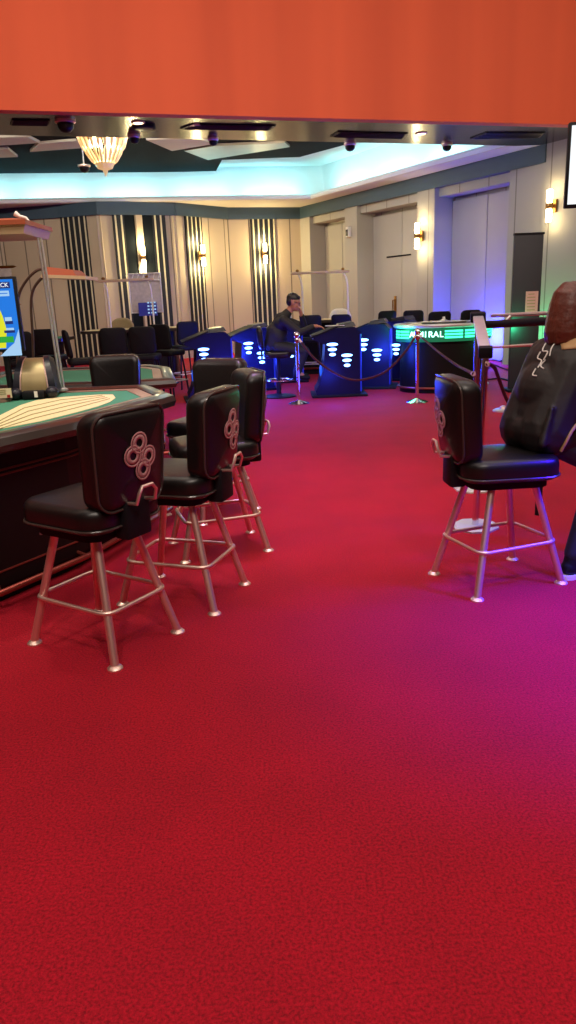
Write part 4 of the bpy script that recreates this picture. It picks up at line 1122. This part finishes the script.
# the man's round-base stool
base = gnd(283, 396.5)
t = thing('pedestal_stool', 'dark stool on a round black base under the seated man', 'stool', (base.x - .06, base.y, 0))
mb = MB(); mb.lathe([(.27, 0), (.27, .015), (.2, .03), (.05, .05)], n=28); mb.build('base', M['black'], t)
mb = MB(); mb.cyl((0, 0, .04), (0, 0, .63), .035); mb.build('column', M['dark'], t)
mb = MB(); mb.tube([(.21 * math.cos(2 * PI * i / 24) + .02, .21 * math.sin(2 * PI * i / 24), .26) for i in range(24)], .012, 8, True); mb.tube([(-.19, 0, .26), (.23, 0, .26)], .01, 6); mb.build('foot_ring', M['mirror'], t)
mb = MB(); slab(mb, .44, .44, .1, .1, .035, lambda u, v, d: Vector((u, v, .665 + d))); mb.build('seat', M['leather'], t)
mb = MB(); slab(mb, .40, .34, .07, .08, .028, lambda u, v, d: Vector((-.27 + d - .1 * v + .6 * u * u, u, .93 + v))); mb.build('backrest', M['leather'], t)
mb = MB(); mb.box((-.245, 0, .70), (.03, .1, .2)); mb.build('back_bracket', M['blackm'], t)
# papers on the console
p = at(335, 326, 11.55); mb = MB(); mb.box((0, 0, 0), (.28, .2, .008), bev=.002); o = mb.build('paper_sheet', M['white'], loc=(p.x, 11.62, 1.072)); tag(o, 'white paper lying on the console top in front of the man', 'paper')

# ---------------------------------------------------------------- lights
WARM = (1, .86, .74)
def aim(o, target):
    d = Vector(target) - o.location; o.rotation_euler = d.to_track_quat('-Z', 'Y').to_euler(); return o
aim(lamp('near_downlight', 'SPOT', (1.2, -1.2, 6.4), 600, WARM, .25, spot=72, blend=.9), (-.35, 2.0, 0))
aim(lamp('near_downlight', 'SPOT', (-.6, -2.2, 6.4), 520, WARM, .25, spot=80, blend=.9), (-.2, 2.0, 0))
lamp('near_ceiling_light', 'AREA', (.4, 2.5, 6.7), 110, WARM, 7, 5)
lamp('near_ceiling_light', 'AREA', (.3, 6.8, 6.7), 85, WARM, 6, 3)
aim(lamp('header_wash', 'AREA', (1.5, 3.6, 5.6), 560, (1, .84, .72), 18, .5), (0, 11, 4.6))
lamp('aisle_spot', 'SPOT', (.2, 5.4, 6.5), 900, (.8, .4, 1), .3, spot=40, blend=1)
lamp('table_spot', 'SPOT', (-1.9, 4.6, 5.5), 330, (1, .9, .7), .2, spot=46, blend=.8)
for x in (-6.5, -3, .3):                                # added fill lamps that brighten the back wall, not the floor
    o = aim(lamp('wall_fill', 'AREA', (x, 15.0, 4.75), 42, (1, .9, .76), 2.2, .3), (x, 20.5, 2.0)); o.data.spread = R_(110)
q_ = corner + dn * along(470, 240) + nrm * 4.2
o = aim(lamp('wall_fill', 'AREA', (q_.x, q_.y, 3.9), 15, (.9, .93, 1), 1.6, .3), corner + dn * along(480, 240) + Vector((0, 0, 2.2))); o.data.spread = R_(110)  # added fill for the near part of the right wall
q_ = corner + dn * along(370, 240) + nrm * 4.2
o = aim(lamp('wall_fill', 'AREA', (q_.x, q_.y, 4.3), 22, (1, .93, .82), 1.6, .3), corner + dn * along(380, 240) + Vector((0, 0, 2.2))); o.data.spread = R_(110)  # added fill for the far part of the right wall
lamp('far_ceiling_light', 'AREA', (-2, 15.5, 4.7), 30, (1, .9, .8), 8, 2)
BL = (.02, .05, 1)
for x, y, z, e in ((-.75, 11.15, .4, 45), (-.45, 11.95, .6, 110), (.72, 10.75, .3, 20), (1.5, 11.6, .6, 45), (-.3, 13.6, .8, 40), (1.35, 13.3, .8, 30)):
    lamp('console_glow', 'POINT', (x, y, z), e, BL, .15)
p = corner + dn * along(478, 340) - nrm * .12; p.z = .55; lamp('wall_glow', 'POINT', p, 260, (.03, .05, 1), .15)
lamp('roulette_glow', 'POINT', (1.72, 11.6, .95), 14, (.05, 1, .4), .12)
lamp('roulette_glow', 'POINT', (3.45, 11.3, .95), 14, (.05, 1, .4), .12)
p = corner + dn * along(556, 290) + nrm * .5; p.z = .6; lamp('roulette_glow', 'POINT', p, 38, (.05, 1, .4), .2)
aim(lamp('side_machine_glow', 'SPOT', (2.5, 3.0, 2.1), 1500, (.04, .005, 1), .15, spot=62, blend=1), (1.55, 2.95, 0))
aim(lamp('side_machine_glow', 'SPOT', (2.5, 3.6, 1.6), 260, (.03, .02, 1), .1, spot=60, blend=.8), (1.6, 3.75, .5))
